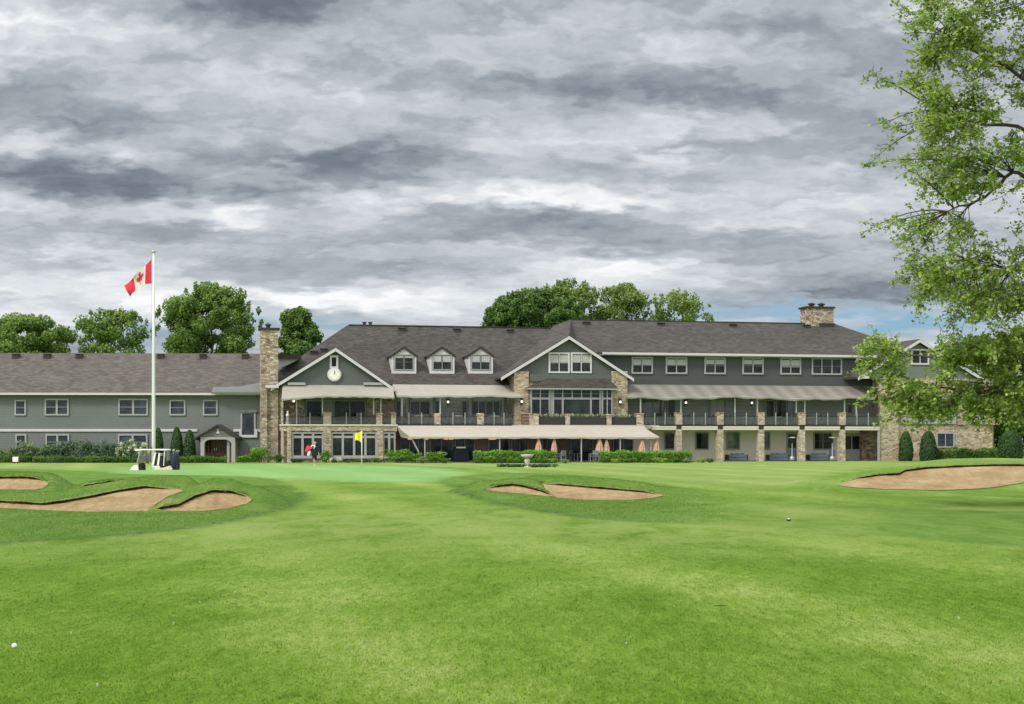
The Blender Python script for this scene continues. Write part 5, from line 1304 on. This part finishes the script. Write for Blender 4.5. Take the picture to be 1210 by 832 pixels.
    for s_ in (1, -1):
        MB().lathe(*p(.172, .034*s_, 0)[:2], [(.003, g+1.652*k-.011), (.011, g+1.652*k), (.003, g+1.652*k+.011)], 8).build('eye', M['black'], root)
        MB().lathe(*p(.09, .088*s_, 0)[:2], [(.004, g+1.60*k), (.022, g+1.63*k), (.02, g+1.66*k), (.004, g+1.68*k)], 8).build('ear', M['skin'], root, True)
    mb_ = MB().tube([p(.182, -.025, 1.585), p(.188, 0, 1.583), p(.182, .025, 1.585)], .006*k, 6).build('mouth', M['red'], root)
    return p, root
pp, _ = person(371.6, 108.0, -62, 1.62, 'grey haired golfer in dark clothes walking on the green beside a red bag', 'navy', 'navy')
# red and white golf bag slung at the golfer's back
bg_ = empty('golf_bag', pp(-.10, .36, .62), 'red and white golf bag slung at the side of the walking golfer', 'golf bag')
MB().tube([pp(-.16, .58, .72), pp(-.14, .50, 1.02), pp(-.10, .32, 1.42)], [.17, .20, .20], 12).build('bag', M['red'], bg_, True)
MB().tube([pp(.0, .50, .70), pp(.04, .42, 1.0), pp(.06, .28, 1.40)], [.09, .11, .10], 10).build('pocket', M['flag_white'], bg_, True)
MB().tube([pp(-.02, .28, 1.36), pp(.06, .16, 1.50), pp(.16, .02, 1.44), pp(.15, .12, 1.24)], .05, 8).build('strap', M['flag_white'], bg_, True)
for q in range(5):
    a = q*1.25; MB().tube([pp(-.10+.05*math.cos(a), .28+.05*math.sin(a), 1.3), pp(-.10+.08*math.cos(a), .20+.08*math.sin(a), 1.52+.03*(q % 2))], .014, 6).build('golf_club', M['red'] if q % 2 else M['steel'], bg_)

# white box marker at the far left
bx, by = at(19, 0, 120)[0], 120.0; wb = empty('tee_marker', (bx, by, 0), 'small white faced box on a dark stand at the far left of the lawn', 'marker box')
MB().box(bx-.24, bx+.20, by-.14, by+.10, .12, .50).build('box', M['white'], wb, bevel=.05)
MB().box(bx+.205, bx+.34, by-.10, by+.14, .06, .44).build('side_panel', M['dark'], wb, bevel=.03)
for s_ in (-.12, .12): MB().box(bx+s_-.03, bx+s_+.03, by-.04, by+.04, -.1, .12).build('leg', M['dark'], wb)

# ------------------------------------------------------------------ patio: closed umbrellas, covered grill, furniture
def umbrella(px, v, y0, y1, w, label):
    u = F.u(px, v); x, y, _ = F.pt(u, v, 0); zt_ = F.z(px, y0, v); zb_ = F.z(px, y1, v); r = w*y/FPX/2
    um = empty('patio_umbrella', (x, y, 0), label, 'umbrella', 'closed umbrellas under the lower awning')
    MB().tube([(x, y, .05), (x, y, zt_)], .028, 8).build('pole', M['steel'], um)
    MB().lathe(x, y, [(.25, .03), (.25, .09), (.06, .13), (.04, .2)], 16).build('base', M['dark'], um)
    P = []; n = 32; Hs = 9
    for j in range(Hs):
        t_ = j/(Hs-1)
        for i in range(n+1):
            a = 2*math.pi*i/n; fold = 1+.28*math.cos(a*8)*min(1, t_*2); rr_ = r*(.16+.84*t_**.8)*fold*(1-.25*(t_ > .95))
            P.append((x+rr_*math.cos(a), y+rr_*math.sin(a), zt_-(zt_-zb_)*t_+.05*math.cos(a*3+px)*t_))
    MB().grid(P, Hs, n+1).build('canopy', M['umbrella'], um, True)
    MB().tube([(x+r*.72*math.cos(a), y+r*.72*math.sin(a), zt_-(zt_-zb_)*.55) for a in np.linspace(0, 6.283, 15)], .02, 5).build('tie_strap', M['umbrella'], um)
for px, w, y0, lb in ((636.5, 8.2, 516.5, 'closed salmon umbrella, leftmost under the cream lower awning'), (654.8, 7, 516.5, 'closed salmon umbrella second from the left, just left of the patio gap'), (708.5, 9.5, 516.8, 'wide closed salmon umbrella right of the patio gap, left one of the touching pair'),
                      (716.8, 7, 517.3, 'slim closed salmon umbrella, right one of the touching pair'), (758.8, 8.5, 517, 'closed salmon umbrella second from the right end of the lower awning'), (776, 7.5, 517.2, 'closed salmon umbrella at the right end corner of the lower awning')):
    umbrella(px, -3.35, y0, 536 if px != 654.8 else 535, w, lb)
u = F.u(544, -1.5); gr = empty('covered_grill', F.pt(u, -1.5, 0), 'bulky object under a navy cover with a white top edge on the left patio', 'covered grill')
m = MB(F); m.prism([(u-.72, .03), (u+.72, .03), (u+.60, .85), (u+.52, 1.22), (u-.52, 1.22), (u-.62, .85)], -2.0, -1.1)
m.build('cover', M['navy'], gr, bevel=.09)
MB(F).box(u-.42, u+.34, -2.06, -1.7, 1.13, 1.24).build('white_edge', M['white'], gr)
# chairs and tables on the upper balcony, built once each
def make_chair(mat='steel', seat='blue_cushion'):
    r = empty('balcony_chair', (0, 0, 0), 'x', 'chair')
    MB().box(-.24, .24, -.24, .24, .42, .48).build('seat', M[seat], r, bevel=.02)
    MB().prism([(-.24, .50), (.24, .50), (.22, .92), (-.22, .92)], .22, .27).build('backrest', M[seat], r, bevel=.02)
    for sx in (-.22, .22):
        MB().tube([(sx, -.22, 0), (sx, -.22, .64), (sx, .22, .66)], .018, 6).build('armrest', M[mat], r)
        MB().tube([(sx, .22, 0), (sx, .24, .42)], .018, 6).build('leg', M[mat], r)
        MB().tube([(sx, .24, .42), (sx, .25, .9)], .018, 6).build('back_post', M[mat], r)
    return r
def make_table():
    r = empty('balcony_table', (0, 0, 0), 'x', 'table')
    MB().lathe(0, 0, [(.44, .70), (.45, .72), (.45, .745), (.02, .75)], 20).build('table_top', M['white'], r)
    MB().tube([(0, 0, .03), (0, 0, .70)], .035, 8).build('pedestal', M['steel'], r)
    MB().lathe(0, 0, [(.26, 0), (.26, .03), (.05, .06)], 16).build('base', M['dark'], r)
    return r
chair0, table0 = make_chair(), make_table(); used = {'c': 0, 't': 0}
def put(kind, px, v, z, rz, label, group):
    src = chair0 if kind == 'c' else table0
    o = src if not used[kind] else copy_tree(src); used[kind] += 1
    o.location = F.pt(F.u(px, v), v, z); o.rotation_euler = (0, 0, R(12+rz)); o['label'] = label; o['group'] = group; return o
spots = [(495, 'behind the left middle balcony railing'), (541, 'between the two stone piers of the middle balcony'), (584, 'right of the second pier on the middle balcony'), (777, 'on right balcony before its first pier'), (829, 'on right balcony between first and second piers'), (878, 'on right balcony between second and third piers'), (918, 'on right balcony between third and fourth piers'), (957, 'right of the fourth pier on the right balcony')]
for px, where in spots:
    put('t', px, 1.3, zd-.015, 0, 'small white round table '+where, 'balcony tables')
    put('c', px-11, 1.4, zd-.015, 90, 'chair left of the white table '+where, 'balcony chairs')
    put('c', px+11, 1.2, zd-.015, -90, 'chair right of the white table '+where, 'balcony chairs')
put('c', 423, 1.2, zd-.0, 200, 'patio chair on the clock wing balcony right of the central pier', 'balcony chairs'); put('c', 358, 1.2, zd, 160, 'patio chair on the left end of the clock wing balcony', 'balcony chairs')
for px, rz, where in ((659, 90, 'at the left side of the patio gap behind the hedge end'), (664, 200, 'second chair at the left side of the patio gap'), (700, -90, 'at the right side of the patio gap'), (705, 150, 'second one at the right side of the patio gap')):
    put('c', px, -3.3, .03, rz, 'patio chair '+where, 'ground patio chairs')
for px, rz in ((678, 40), (683, -70)): put('c', px, -1.0, .03, rz, ('left' if px < 680 else 'right')+' patio chair in the shade inside the patio gap', 'ground patio chairs')
# planters on the centre balcony
for a, b_, lb in ((638, 667, 'dark planter box of pale flowers below the left half of the bay window'), (675, 716, 'long dark planter box of pale flowers below the middle of the bay window'), (724, 751, 'dark planter box at the right end of the centre balcony')):
    v = -.62; u0, u1 = F.u(a, v), F.u(b_, v); zt_ = F.z(a, 491.6, v)
    pl = empty('planter_box', F.pt((u0+u1)/2, v, zd-.03), lb, 'planter', 'planters on the centre balcony')
    MB(F).box(u0, u1, v-.18, v+.18, zd-.028, zt_-.1).build('box', M['dark'], pl)
    cl = [(F.pt(u0+(u1-u0)*q, v, zt_+.02+.05*RNG.random()), (.16, .16, .14), RNG.random()) for q in np.linspace(.04, .96, int((u1-u0)*5))]
    crown_of(cl, .09, 520, 'plants', M['leaf_mix'], pl)
    crown_of([(c, (.12, .15, .15), .5) for c, _, _ in cl[::2]], .10, 420, 'flowers', M['blossom'], pl)
# brown cabinet beside the centre balcony, statue on the clock wing balcony
v = -.75; u0, u1 = F.u(617.2, v), F.u(626, v)
cb_ = empty('serving_cabinet', F.pt((u0+u1)/2, v, zd), 'brown slatted cabinet at the left end of the centre balcony', 'cabinet')
MB(F).box(u0, u1, v, v+.5, F.z(620, 504.5, v), F.z(620, 489, v)).build('cabinet_body', M['wood'], cb_)
MB(F).box(u0-.03, u1+.03, v-.04, v+.55, F.z(620, 489, v)+.002, F.z(620, 488, v)).build('cabinet_top', M['trim_grey'], cb_)
for zz in (491.5, 495, 499): MB(F).box(u0+.04, u1-.04, v-.03, v-.002, F.z(620, zz+1.4, v), F.z(620, zz, v)).build('drawer', M['brown_wall'], cb_)
u = F.u(340, 1.0); st_ = empty('garden_statue', F.pt(u, 1.0, zd), 'small white statue at the left end of the clock wing balcony', 'statue'); x, y, _ = F.pt(u, 1.0, 0)
MB().lathe(x, y, [(.17, zd-.02), (.17, zd+.14), (.11, zd+.18), (.13, zd+.24)], 14).build('plinth', M['white'], st_)
MB().lathe(x, y, [(.10, zd+.241), (.13, zd+.40), (.10, zd+.58), (.15, zd+.72), (.13, zd+.82), (.05, zd+.88), (.085, zd+.95), (.08, zd+1.03), (.02, zd+1.08)], 14).build('figure', M['white'], st_, True)
# low blue grey sofas along the cream wall
def sofa(x0, x1, label):
    v = 1.1; u0, u1 = F.u(x0, v), F.u(x1, v); s_ = empty('outdoor_sofa', F.pt((u0+u1)/2, v, .03), label, 'sofa', 'sofas under the right balcony')
    MB(F).box(u0, u1, v, v+.75, .06, .30).build('frame', M['blue_cushion'], s_, bevel=.02)
    MB(F).box(u0, u1, v-.02, v+.14, .303, .56).build('backrest', M['blue_cushion'], s_, bevel=.05)
    n = 3
    for q in range(n):
        a = u0+.16+(u1-u0-.32)*q/n; b_ = u0+.16+(u1-u0-.32)*(q+1)/n-.03
        MB(F).box(a, b_, v+.15, v+.74, .305, .42).build('seat_cushion', M['blue_cushion'], s_, bevel=.03)
        MB(F).prism([(a, .43), (b_, .43), (b_-.04, .68), (a+.04, .68)], v+.15, v+.28).build('back_cushion', M['blue_cushion'], s_, bevel=.03)
    for a, b_ in ((u0-.10, u0-.002), (u1+.002, u1+.10)): MB(F).box(a, b_, v, v+.75, .06, .55).build('armrest', M['dark'], s_, bevel=.02)
sofa(861.5, 883, 'low blue grey outdoor sofa between the second and third stone columns'); sofa(909.5, 932, 'low blue grey outdoor sofa between the third and fourth stone columns'); sofa(957.5, 980, 'low blue grey outdoor sofa between the fourth and fifth stone columns')
for k, (px, where) in enumerate(((935.5, 'left one of the pair beside the fourth column'), (939.5, 'right one of the pair beside the fourth column'), (981.5, 'left one of the pair beside the fifth column'), (985, 'right one of the pair beside the fifth column'))):
    u = F.u(px, .9); sp_ = empty('folded_chair', F.pt(u, .9, .03), 'dark folded chair standing upright, '+where, 'folded chair', 'folded chairs under the right balcony')
    for s_ in (-.09, .09): MB(F).tube([(u+s_, .85, .03), (u+s_, 1.0, 1.0)], .022, 6).build('side_rail', M['dark'], sp_)
    MB(F).box(u-.09, u+.09, .91, .96, .35, .95).build('backrest', M['blue_cushion'], sp_)
for px in (936, 983.5):
    u = F.u(px, .6); hl = empty('patio_heater', F.pt(u, .6, .03), 'tall patio heater with a pale disc top '+('near the fourth column' if px < 950 else 'near the fifth column'), 'patio heater', 'patio heaters under the right balcony'); x, y, _ = F.pt(u, .6, 0)
    MB().lathe(x, y, [(.22, .03), (.22, .35), (.05, .42), (.035, 1.55)], 12).build('post', M['steel'], hl, True)
    MB().lathe(x, y, [(.08, 1.551), (.10, 1.80), (.08, 1.9)], 12).build('burner', M['dark'], hl, True)
    MB().lathe(x, y, [(.34, 1.97), (.30, 2.03), (.06, 2.08)], 18).build('reflector', M['white'], hl, True)

# ------------------------------------------------------------------ small things on the fairway
gx, gy = ground_at(17, 767); bl = MB()
n_, m_ = 24, 16
prof = [(.0214*math.sin(math.pi*max(.02, min(.98, j/m_))), hz(gx, gy)+.019-.0214*math.cos(math.pi*j/m_)) for j in range(m_+1)]
bl.lathe(gx, gy, prof, n_); o = bl.build('golf_ball', M['white'], None, True); tag(o, 'white golf ball lying on the fairway at the lower left', 'golf ball')
sx, sy = ground_at(932, 616); sk = empty('sprinkler', (sx, sy, hz(sx, sy)), 'small dark sprinkler head with a white cap in the rough right of the middle bunker', 'sprinkler')
MB().lathe(sx, sy, [(.034, hz(sx, sy)-.05), (.034, hz(sx, sy)+.035), (.03, hz(sx, sy)+.04)], 14).build('body', M['black'], sk)
MB().lathe(sx, sy, [(.018, hz(sx, sy)+.041), (.018, hz(sx, sy)+.055), (.01, hz(sx, sy)+.06)], 10).build('cap', M['white'], sk)
for px, py, w, lb in ((852, 717, .085, 'dark torn divot in the fairway right of centre'), (454, 794, .03, 'small dark divot near the lower middle of the fairway'), (4, 674, .07, 'dark divot at the far left edge of the fairway'), (327, 797, .018, 'tiny dark divot left of the lower middle divot')):
    x, y = ground_at(px, py); m = MB(); n = 12
    m.add([(x+w*math.cos(6.283*k/n)*RNG.uniform(.75, 1.1), y+.30*w*math.sin(6.283*k/n)*RNG.uniform(.7, 1.1), hz(x, y)+.005) for k in range(n)], [list(range(n))])
    tag(m.build('divot', M['soil']), lb, 'divot', 'divots in the fairway')
fleck = [(278, 701, 'left of centre, highest one'), (236, 713, 'left of centre, just below the highest'), (205, 738, 'right end of the dark mower line at left'), (84, 750, 'on the dark mower line at left'), (115, 812, 'at the lower left corner'), (740, 763, 'at the lower middle'), (1133, 732, 'at the right side')]
for px, py, where in fleck:
    x, y = ground_at(px, py); z = hz(x, y)
    m = MB().lathe(x, y, [(.002, z-.01), (.005, z+.012), (.007, z+.017), (.002, z+.021)], 8)
    tag(m.build('clover_flower', M['sock']), 'tiny white clover flower in the fairway '+where, 'clover flower', 'clover flowers in the fairway')

# ------------------------------------------------------------------ the maple at the right
def maple():
    Yt = 40.0; Xt = at(1345, 0, Yt)[0]; s = FPX/Yt
    root = empty('maple_tree', (Xt, Yt, 0), 'large green maple reaching into the right side with its trunk outside', 'tree')
    tr = [(Xt, Yt, -.3), (Xt-.05, Yt, 1.2), (Xt-.15, Yt+.1, 4), (Xt+.1, Yt, 8), (Xt, Yt, 12), (Xt+.2, Yt, 16)]
    MB().tube(tr, [.50, .38, .32, .24, .15, .04], 12).build('trunk', M['bark'], root, True)
    r = np.random.default_rng(5)
    bound = [(-260, 1180), (-120, 1090), (-40, 1068), (5, 1064), (45, 1078), (78, 1066), (95, 1062), (125, 1084), (165, 1074), (200, 1060), (235, 1078), (275, 1052), (305, 1064), (345, 1078), (372, 1104), (388, 1150), (402, 1064), (416, 1030), (450, 1050), (472, 1036), (495, 1078), (512, 1120)]
    edge = lambda y: np.interp(y, [b[0] for b in bound], [b[1] for b in bound])
    tips = [(1030, 88), (1046, 92), (1063, 6), (1070, 40), (1048, 146), (1062, 150), (1025, 197), (1040, 192), (1017, 277), (1035, 273), (1060, 328), (1082, 372), (1024, 412), (1040, 406), (1017, 436), (1052, 441), (1016, 476), (1046, 470), (1092, 497), (1112, 500), (1068, 486), (1100, 120), (1110, 60)]
    T = [(x, y, Yt+r.uniform(-1.2, .8), 1) for x, y in tips]
    for k in range(235):
        y = r.uniform(-30, 400); x = edge(y)+8+abs(r.normal())*75; 
        if x > 1250: x = 1250-r.uniform(0, 60)
        T.append((x, y, Yt+r.uniform(-2.6, 2.6), 0))
    for k in range(110):
        y = r.uniform(404, 490); x = max(edge(y)+6, r.uniform(1045, 1240))
        if 1060 < x < 1112 and y < 444: continue
        T.append((x, y, Yt+r.uniform(-1.8, 1.2), 0))
    for k in range(12): T.append((r.uniform(1022, 1068), r.uniform(405, 452), Yt+r.uniform(-1.2, 1.0), 0))
    for k in range(22): T.append((r.uniform(1035, 1180), r.uniform(474, 498), Yt+r.uniform(-1.2, 1.0), 1))
    for k in range(40): T.append((r.uniform(1155, 1260), r.uniform(310, 410), Yt+r.uniform(-2, 2), 0))
    for k in range(130):                       # the part of the crown beyond the frame
        T.append((r.uniform(1250, 1650), r.uniform(-270, 440), Yt+r.uniform(-6, 6), 2))
    for k in range(40): T.append((r.uniform(1110, 1260), r.uniform(-260, -40), Yt+r.uniform(-3, 3), 2))
    limbs = []; P, N, Sz, Tn = [], [], [], []; bk = MB(); tw = MB()
    mains = [[(1345, 330), (1270, 262), (1205, 205), (1165, 232), (1120, 250)], [(1345, 240), (1275, 150), (1205, 90), (1150, 60), (1100, 35)], [(1345, 420), (1270, 436), (1210, 449), (1150, 463), (1085, 452)], [(1345, 380), (1280, 320), (1205, 318), (1140, 330), (1100, 335)], [(1345, 130), (1280, 30), (1220, -60), (1170, -130)], [(1345, 450), (1270, 452), (1205, 436), (1130, 424), (1060, 420)], [(1345, 290), (1290, 215), (1215, 155), (1150, 145), (1090, 120)]]
    pts = []
    for mi, ml in enumerate(mains):
        pth = []
        for q, (x, y) in enumerate(ml):
            yy = Yt+(r.uniform(-.5, .5) if q else 0); X, _, Z = at(x, y, yy); pth.append((X, yy, Z))
        path = []                             # smooth the limb
        for i in range(len(pth)-1):
            p0, p1, p2, p3 = (np.array(pth[max(0, min(len(pth)-1, i+d))]) for d in (-1, 0, 1, 2))
            for t in np.linspace(0, 1, 6)[:-1]:
                path.append(tuple(.5*((2*p1)+(p2-p0)*t+(2*p0-5*p1+4*p2-p3)*t*t+(3*p1-p0-3*p2+p3)*t**3)+r.normal(size=3)*.02))
        path.append(pth[-1]); L_ = len(path)
        MB().tube(path, [.075*(1-i/L_)**.9+.009 for i in range(L_)], 8).build('limb', M['bark'], root, True)
        pts += [np.array(p) for p in path[5:]]
    pts += [np.array(t) for t in tr[2:]]; A = np.array(pts)
    br = MB()
    for x, y, yy, kind in T:
        X, _, Z = at(x, y, yy); tip = np.array((X, yy, Z))
        d = np.linalg.norm((A-tip)*np.array((1, 1, 2.0)), axis=1)+.9*np.maximum(0, tip[2]-A[:, 2]-.25)+.55*np.maximum(0, tip[0]-A[:, 0]+.3); st = A[np.argmin(d)]
        v = tip-st; Ln = np.linalg.norm(v); mid = st+v*.5+np.array((0, 0, .10*Ln))+r.normal(size=3)*.05*Ln
        q = [st+(mid-st)*t*2*(1-t)+ (tip-st)*t*t for t in np.linspace(0, 1, 7)]
        br.tube([tuple(p) for p in q], [.006+.008*min(2.2, Ln)*(1-i/6)**1.2 for i in range(7)], 5)
        nt = {0: 13, 1: 9, 2: 9}[kind]
        for k in range(nt):
            t = r.uniform(.45, 1) if kind != 1 else (r.uniform(.55, 1)); b0 = st+(mid-st)*t*2*(1-t)+(tip-st)*t*t
            dr = v/max(Ln, .1)*.7+r.normal(size=3)*.6; dr[2] = dr[2]*.6-.12; dr /= np.linalg.norm(dr)
            tl = r.uniform(.22, .66)*(1 if kind != 1 else .7); e = b0+dr*tl+np.array((0, 0, -.10*tl))
            tw.tube([tuple(b0), tuple((b0+e)/2+np.array((0, 0, .03))), tuple(e)], [.007, .005, .003], 4)
            nl = int(r.integers(6, 12)) if kind != 2 else 16; nd = np.sort(r.uniform(.25, 1.05, 3))
            tb = r.normal()*.20
            for j in range(nl):
                f = nd[j % 3]; p = b0+(e-b0)*f+r.normal(size=3)*(.050 if kind != 2 else .20)
                P.append(p); nn = r.normal(size=3)*.55; nn[2] += .75; nn[1] -= .25; nn[0] -= .2; N.append(nn)
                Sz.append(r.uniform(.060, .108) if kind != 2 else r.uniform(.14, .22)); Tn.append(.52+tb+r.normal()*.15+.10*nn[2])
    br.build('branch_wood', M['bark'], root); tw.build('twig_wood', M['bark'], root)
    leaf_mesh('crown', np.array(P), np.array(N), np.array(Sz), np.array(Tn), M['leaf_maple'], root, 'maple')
maple()
#@@END@@
# ------------------------------------------------------------------ sky, sun, camera
def make_world(sun_dir):
    w = bpy.data.worlds.new('World'); S.world = w; w.use_nodes = True
    t = NT(w.node_tree); bg = t.n['Background']
    d = t.n.new('ShaderNodeTexCoord').outputs['Generated']
    sp = t.n.new('ShaderNodeSeparateXYZ'); t.put(sp.inputs[0], d)
    yy = t.math('MAXIMUM', t.math('ABSOLUTE', sp.outputs[1]), .12)
    X = t.math('DIVIDE', sp.outputs[0], yy); Z = t.math('DIVIDE', sp.outputs[2], yy)
    Z = t.math('MINIMUM', Z, 1.2)
    # cloud coordinates: bands get thinner towards the horizon
    zc = t.math('MULTIPLY', t.math('LOGARITHM', t.math('ADD', t.math('MAXIMUM', Z, 0.0), .09), 2.718), 1.0)
    cv = t.n.new('ShaderNodeCombineXYZ'); t.put(cv.inputs[0], X); t.put(cv.inputs[1], zc); t.put(cv.inputs[2], t.math('MULTIPLY', sp.outputs[1], .3))
    wn = t.n.new('ShaderNodeTexNoise'); t.put(wn.inputs['Vector'], t.scale(cv.outputs[0], (9, 7, 1))); wn.inputs['Detail'].default_value = 4
    wc = t.vmath('SUBTRACT', wn.outputs['Color'], (.5, .5, .5))
    wsc = t.n.new('ShaderNodeVectorMath'); wsc.operation = 'MULTIPLY'; t.put(wsc.inputs[0], wc); wsc.inputs[1].default_value = (.10, .085, 0)
    pv_ = t.n.new('ShaderNodeCombineXYZ'); t.put(pv_.inputs[0], X); t.put(pv_.inputs[1], Z)
    wsz = t.n.new('ShaderNodeVectorMath'); wsz.operation = 'MULTIPLY'; t.put(wsz.inputs[0], wc); wsz.inputs[1].default_value = (.06, .022, 0)
    P = t.vmath('ADD', pv_.outputs[0], wsz.outputs[0])
    def dens(off):
        q = t.vmath('ADD', t.vmath('ADD', cv.outputs[0], (0, off, 0)), t.vmath('MULTIPLY', wc, (.10, .10, 0)))
        a = t.noise(t.scale(q, (3.6, 4.6, 1)), 1.0, 3, .5); b_ = t.noise(t.vmath('ADD', t.scale(q, (10, 10, 2)), (3.1, 7.7, 0)), 1.0, 5, .52)
        return t.math('ADD', t.math('MULTIPLY', a, .60), t.math('MULTIPLY', b_, .40)), b_
    d0, n2 = dens(0.0); d1, _ = dens(.055)
    n3 = t.noise(t.vmath('ADD', t.scale(cv.outputs[0], (44, 26, 4)), (1.7, 2.2, 0)), 1.0, 4, .5, .2)
    rim = t.math('SUBTRACT', d0, d1)                       # lit upper edges, shaded bellies
    base = t.math('ADD', t.math('MULTIPLY', t.math('SUBTRACT', .5, d0), 1.35), t.math('ADD', t.math('MULTIPLY', rim, 2.1), t.math('MULTIPLY', t.math('SUBTRACT', n3, .5), .13)))
    blobs = [(445,182,110,26,-.27),(500,176,80,18,-.14),(380,190,60,12,-.12),(80,216,120,20,-.36),(20,200,70,14,-.14),(325,6,110,24,-.36),(800,108,260,34,-.24),(1000,135,80,18,-.14),(880,290,130,18,-.16),(830,212,130,14,-.14),(70,150,65,11,-.16),
             (690,200,70,12,-.12),(680,255,120,14,-.10),(230,185,60,12,-.16),(600,280,110,10,-.10),(950,30,110,18,-.08),(640,95,110,14,-.10),(560,150,20,8,-.10),
             (25,170,52,12,.24),(150,186,40,9,.20),(275,258,45,18,.28),(785,186,42,9,.22),(430,240,55,14,.18),(720,240,70,13,.14),(610,232,80,18,.14),(590,170,40,12,.10),(130,70,160,26,.12),(420,110,130,22,.10),(900,180,60,12,.10),(1000,230,80,20,.10),(30,25,60,14,.14),(345,360,40,9,.16),(180,355,40,18,.22),(480,345,200,14,.06)]
    acc = base
    for x, y, rx, ry, k in blobs:
        q = t.vmath('SUBTRACT', P, ((x-CX)/FPX, (HY-y)/FPX, 0)); q = t.vmath('MULTIPLY', q, (FPX/rx, FPX/ry, 0))
        e = t.math('POWER', 2.718, t.math('MULTIPLY', t.vmath('DOT_PRODUCT', q, q), -1.0))
        acc = t.math('MULTIPLY_ADD', e, k, acc)
    v = t.math('ADD', acc, t.maprange(Z, .07, .16, .59, .53))
    cloud = t.ramp(v, [(.0, (.105, .128, .158)), (.24, (.215, .25, .295)), (.46, (.42, .46, .505)), (.66, (.65, .69, .73)), (.88, (.97, .98, .985))])
    sky = t.n.new('ShaderNodeTexSky'); sky.sky_type = 'NISHITA'; sky.sun_disc = False
    sky.sun_elevation = math.asin(sun_dir.z); sky.sun_rotation = math.atan2(sun_dir.x, sun_dir.y)
    blue = t.mix(1.0, sky.outputs[0], (.075, .075, .075), 'MULTIPLY')
    gaps = None
    for x, y, rx, ry, k in [(930,369,170,12,1.15),(1085,383,95,14,1.15),(380,384,40,8,.8),(160,392,40,16,.7),(10,385,30,12,.6),(290,385,30,16,.6),(880,355,40,3,.5)]:
        q = t.vmath('SUBTRACT', P, ((x-CX)/FPX, (HY-y)/FPX, 0)); q = t.vmath('MULTIPLY', q, (FPX/rx, FPX/ry, 0))
        e = t.math('MULTIPLY', t.math('POWER', 2.718, t.math('MULTIPLY', t.vmath('DOT_PRODUCT', q, q), -1.0)), k)
        gaps = e if gaps is None else t.math('MAXIMUM', gaps, e)
    gp = t.math('MULTIPLY', gaps, t.maprange(n2, .36, .56, .35, 1.0), clamp=True)
    c = t.mix(t.math('MULTIPLY', gp, .95), cloud, t.mix(.75, blue, (.23, .47, .70)))
    # overcast skies are brightest overhead
    up = t.maprange(sp.outputs[2], .30, .75, 0, 1)
    c = t.mix(up, c, t.mix(n2, (1.25, 1.3, 1.38), (1.75, 1.78, 1.82)))
    # unseen sky behind the viewer, brighter round the sun, raised to fill shaded fronts
    gl = t.maprange(t.vmath('DOT_PRODUCT', d, tuple(sun_dir)), -.1, .95, 0, 1)
    back = t.maprange(sp.outputs[1], .0, -.5, 0, 1)
    c = t.mix(t.math('MULTIPLY', back, .8), c, t.mix(gl, (.85, .87, .90), (1.75, 1.68, 1.58)))
    t.put(bg.inputs['Color'], c); bg.inputs['Strength'].default_value = 1.0
sun_dir = Vector((-.62, -.62, .80)).normalized()
make_world(sun_dir)
L = bpy.data.lights.new('sun', 'SUN'); L.energy = 2.4; L.angle = R(12); L.color = (1, .95, .86)
lo = bpy.data.objects.new('sun', L); COL.objects.link(lo); lo.rotation_euler = (-sun_dir).to_track_quat('-Z', 'Y').to_euler(); lo.location = sun_dir*300
cam = bpy.data.cameras.new('camera'); co = bpy.data.objects.new('camera', cam); COL.objects.link(co); S.camera = co
co.location = (0, 0, CAMZ); co.rotation_euler = (R(90), 0, 0)
cam.sensor_fit = 'HORIZONTAL'; cam.sensor_width = 36; cam.lens = 36*FPX/1210; cam.shift_y = (HY-416)/1210; cam.clip_start = .1; cam.clip_end = 6000
S.view_settings.view_transform = 'Standard'; S.view_settings.look = 'None'; S.view_settings.exposure = 0; S.view_settings.gamma = 1
S.cycles.max_bounces = 6; S.cycles.transparent_max_bounces = 12; S.cycles.use_denoising = True
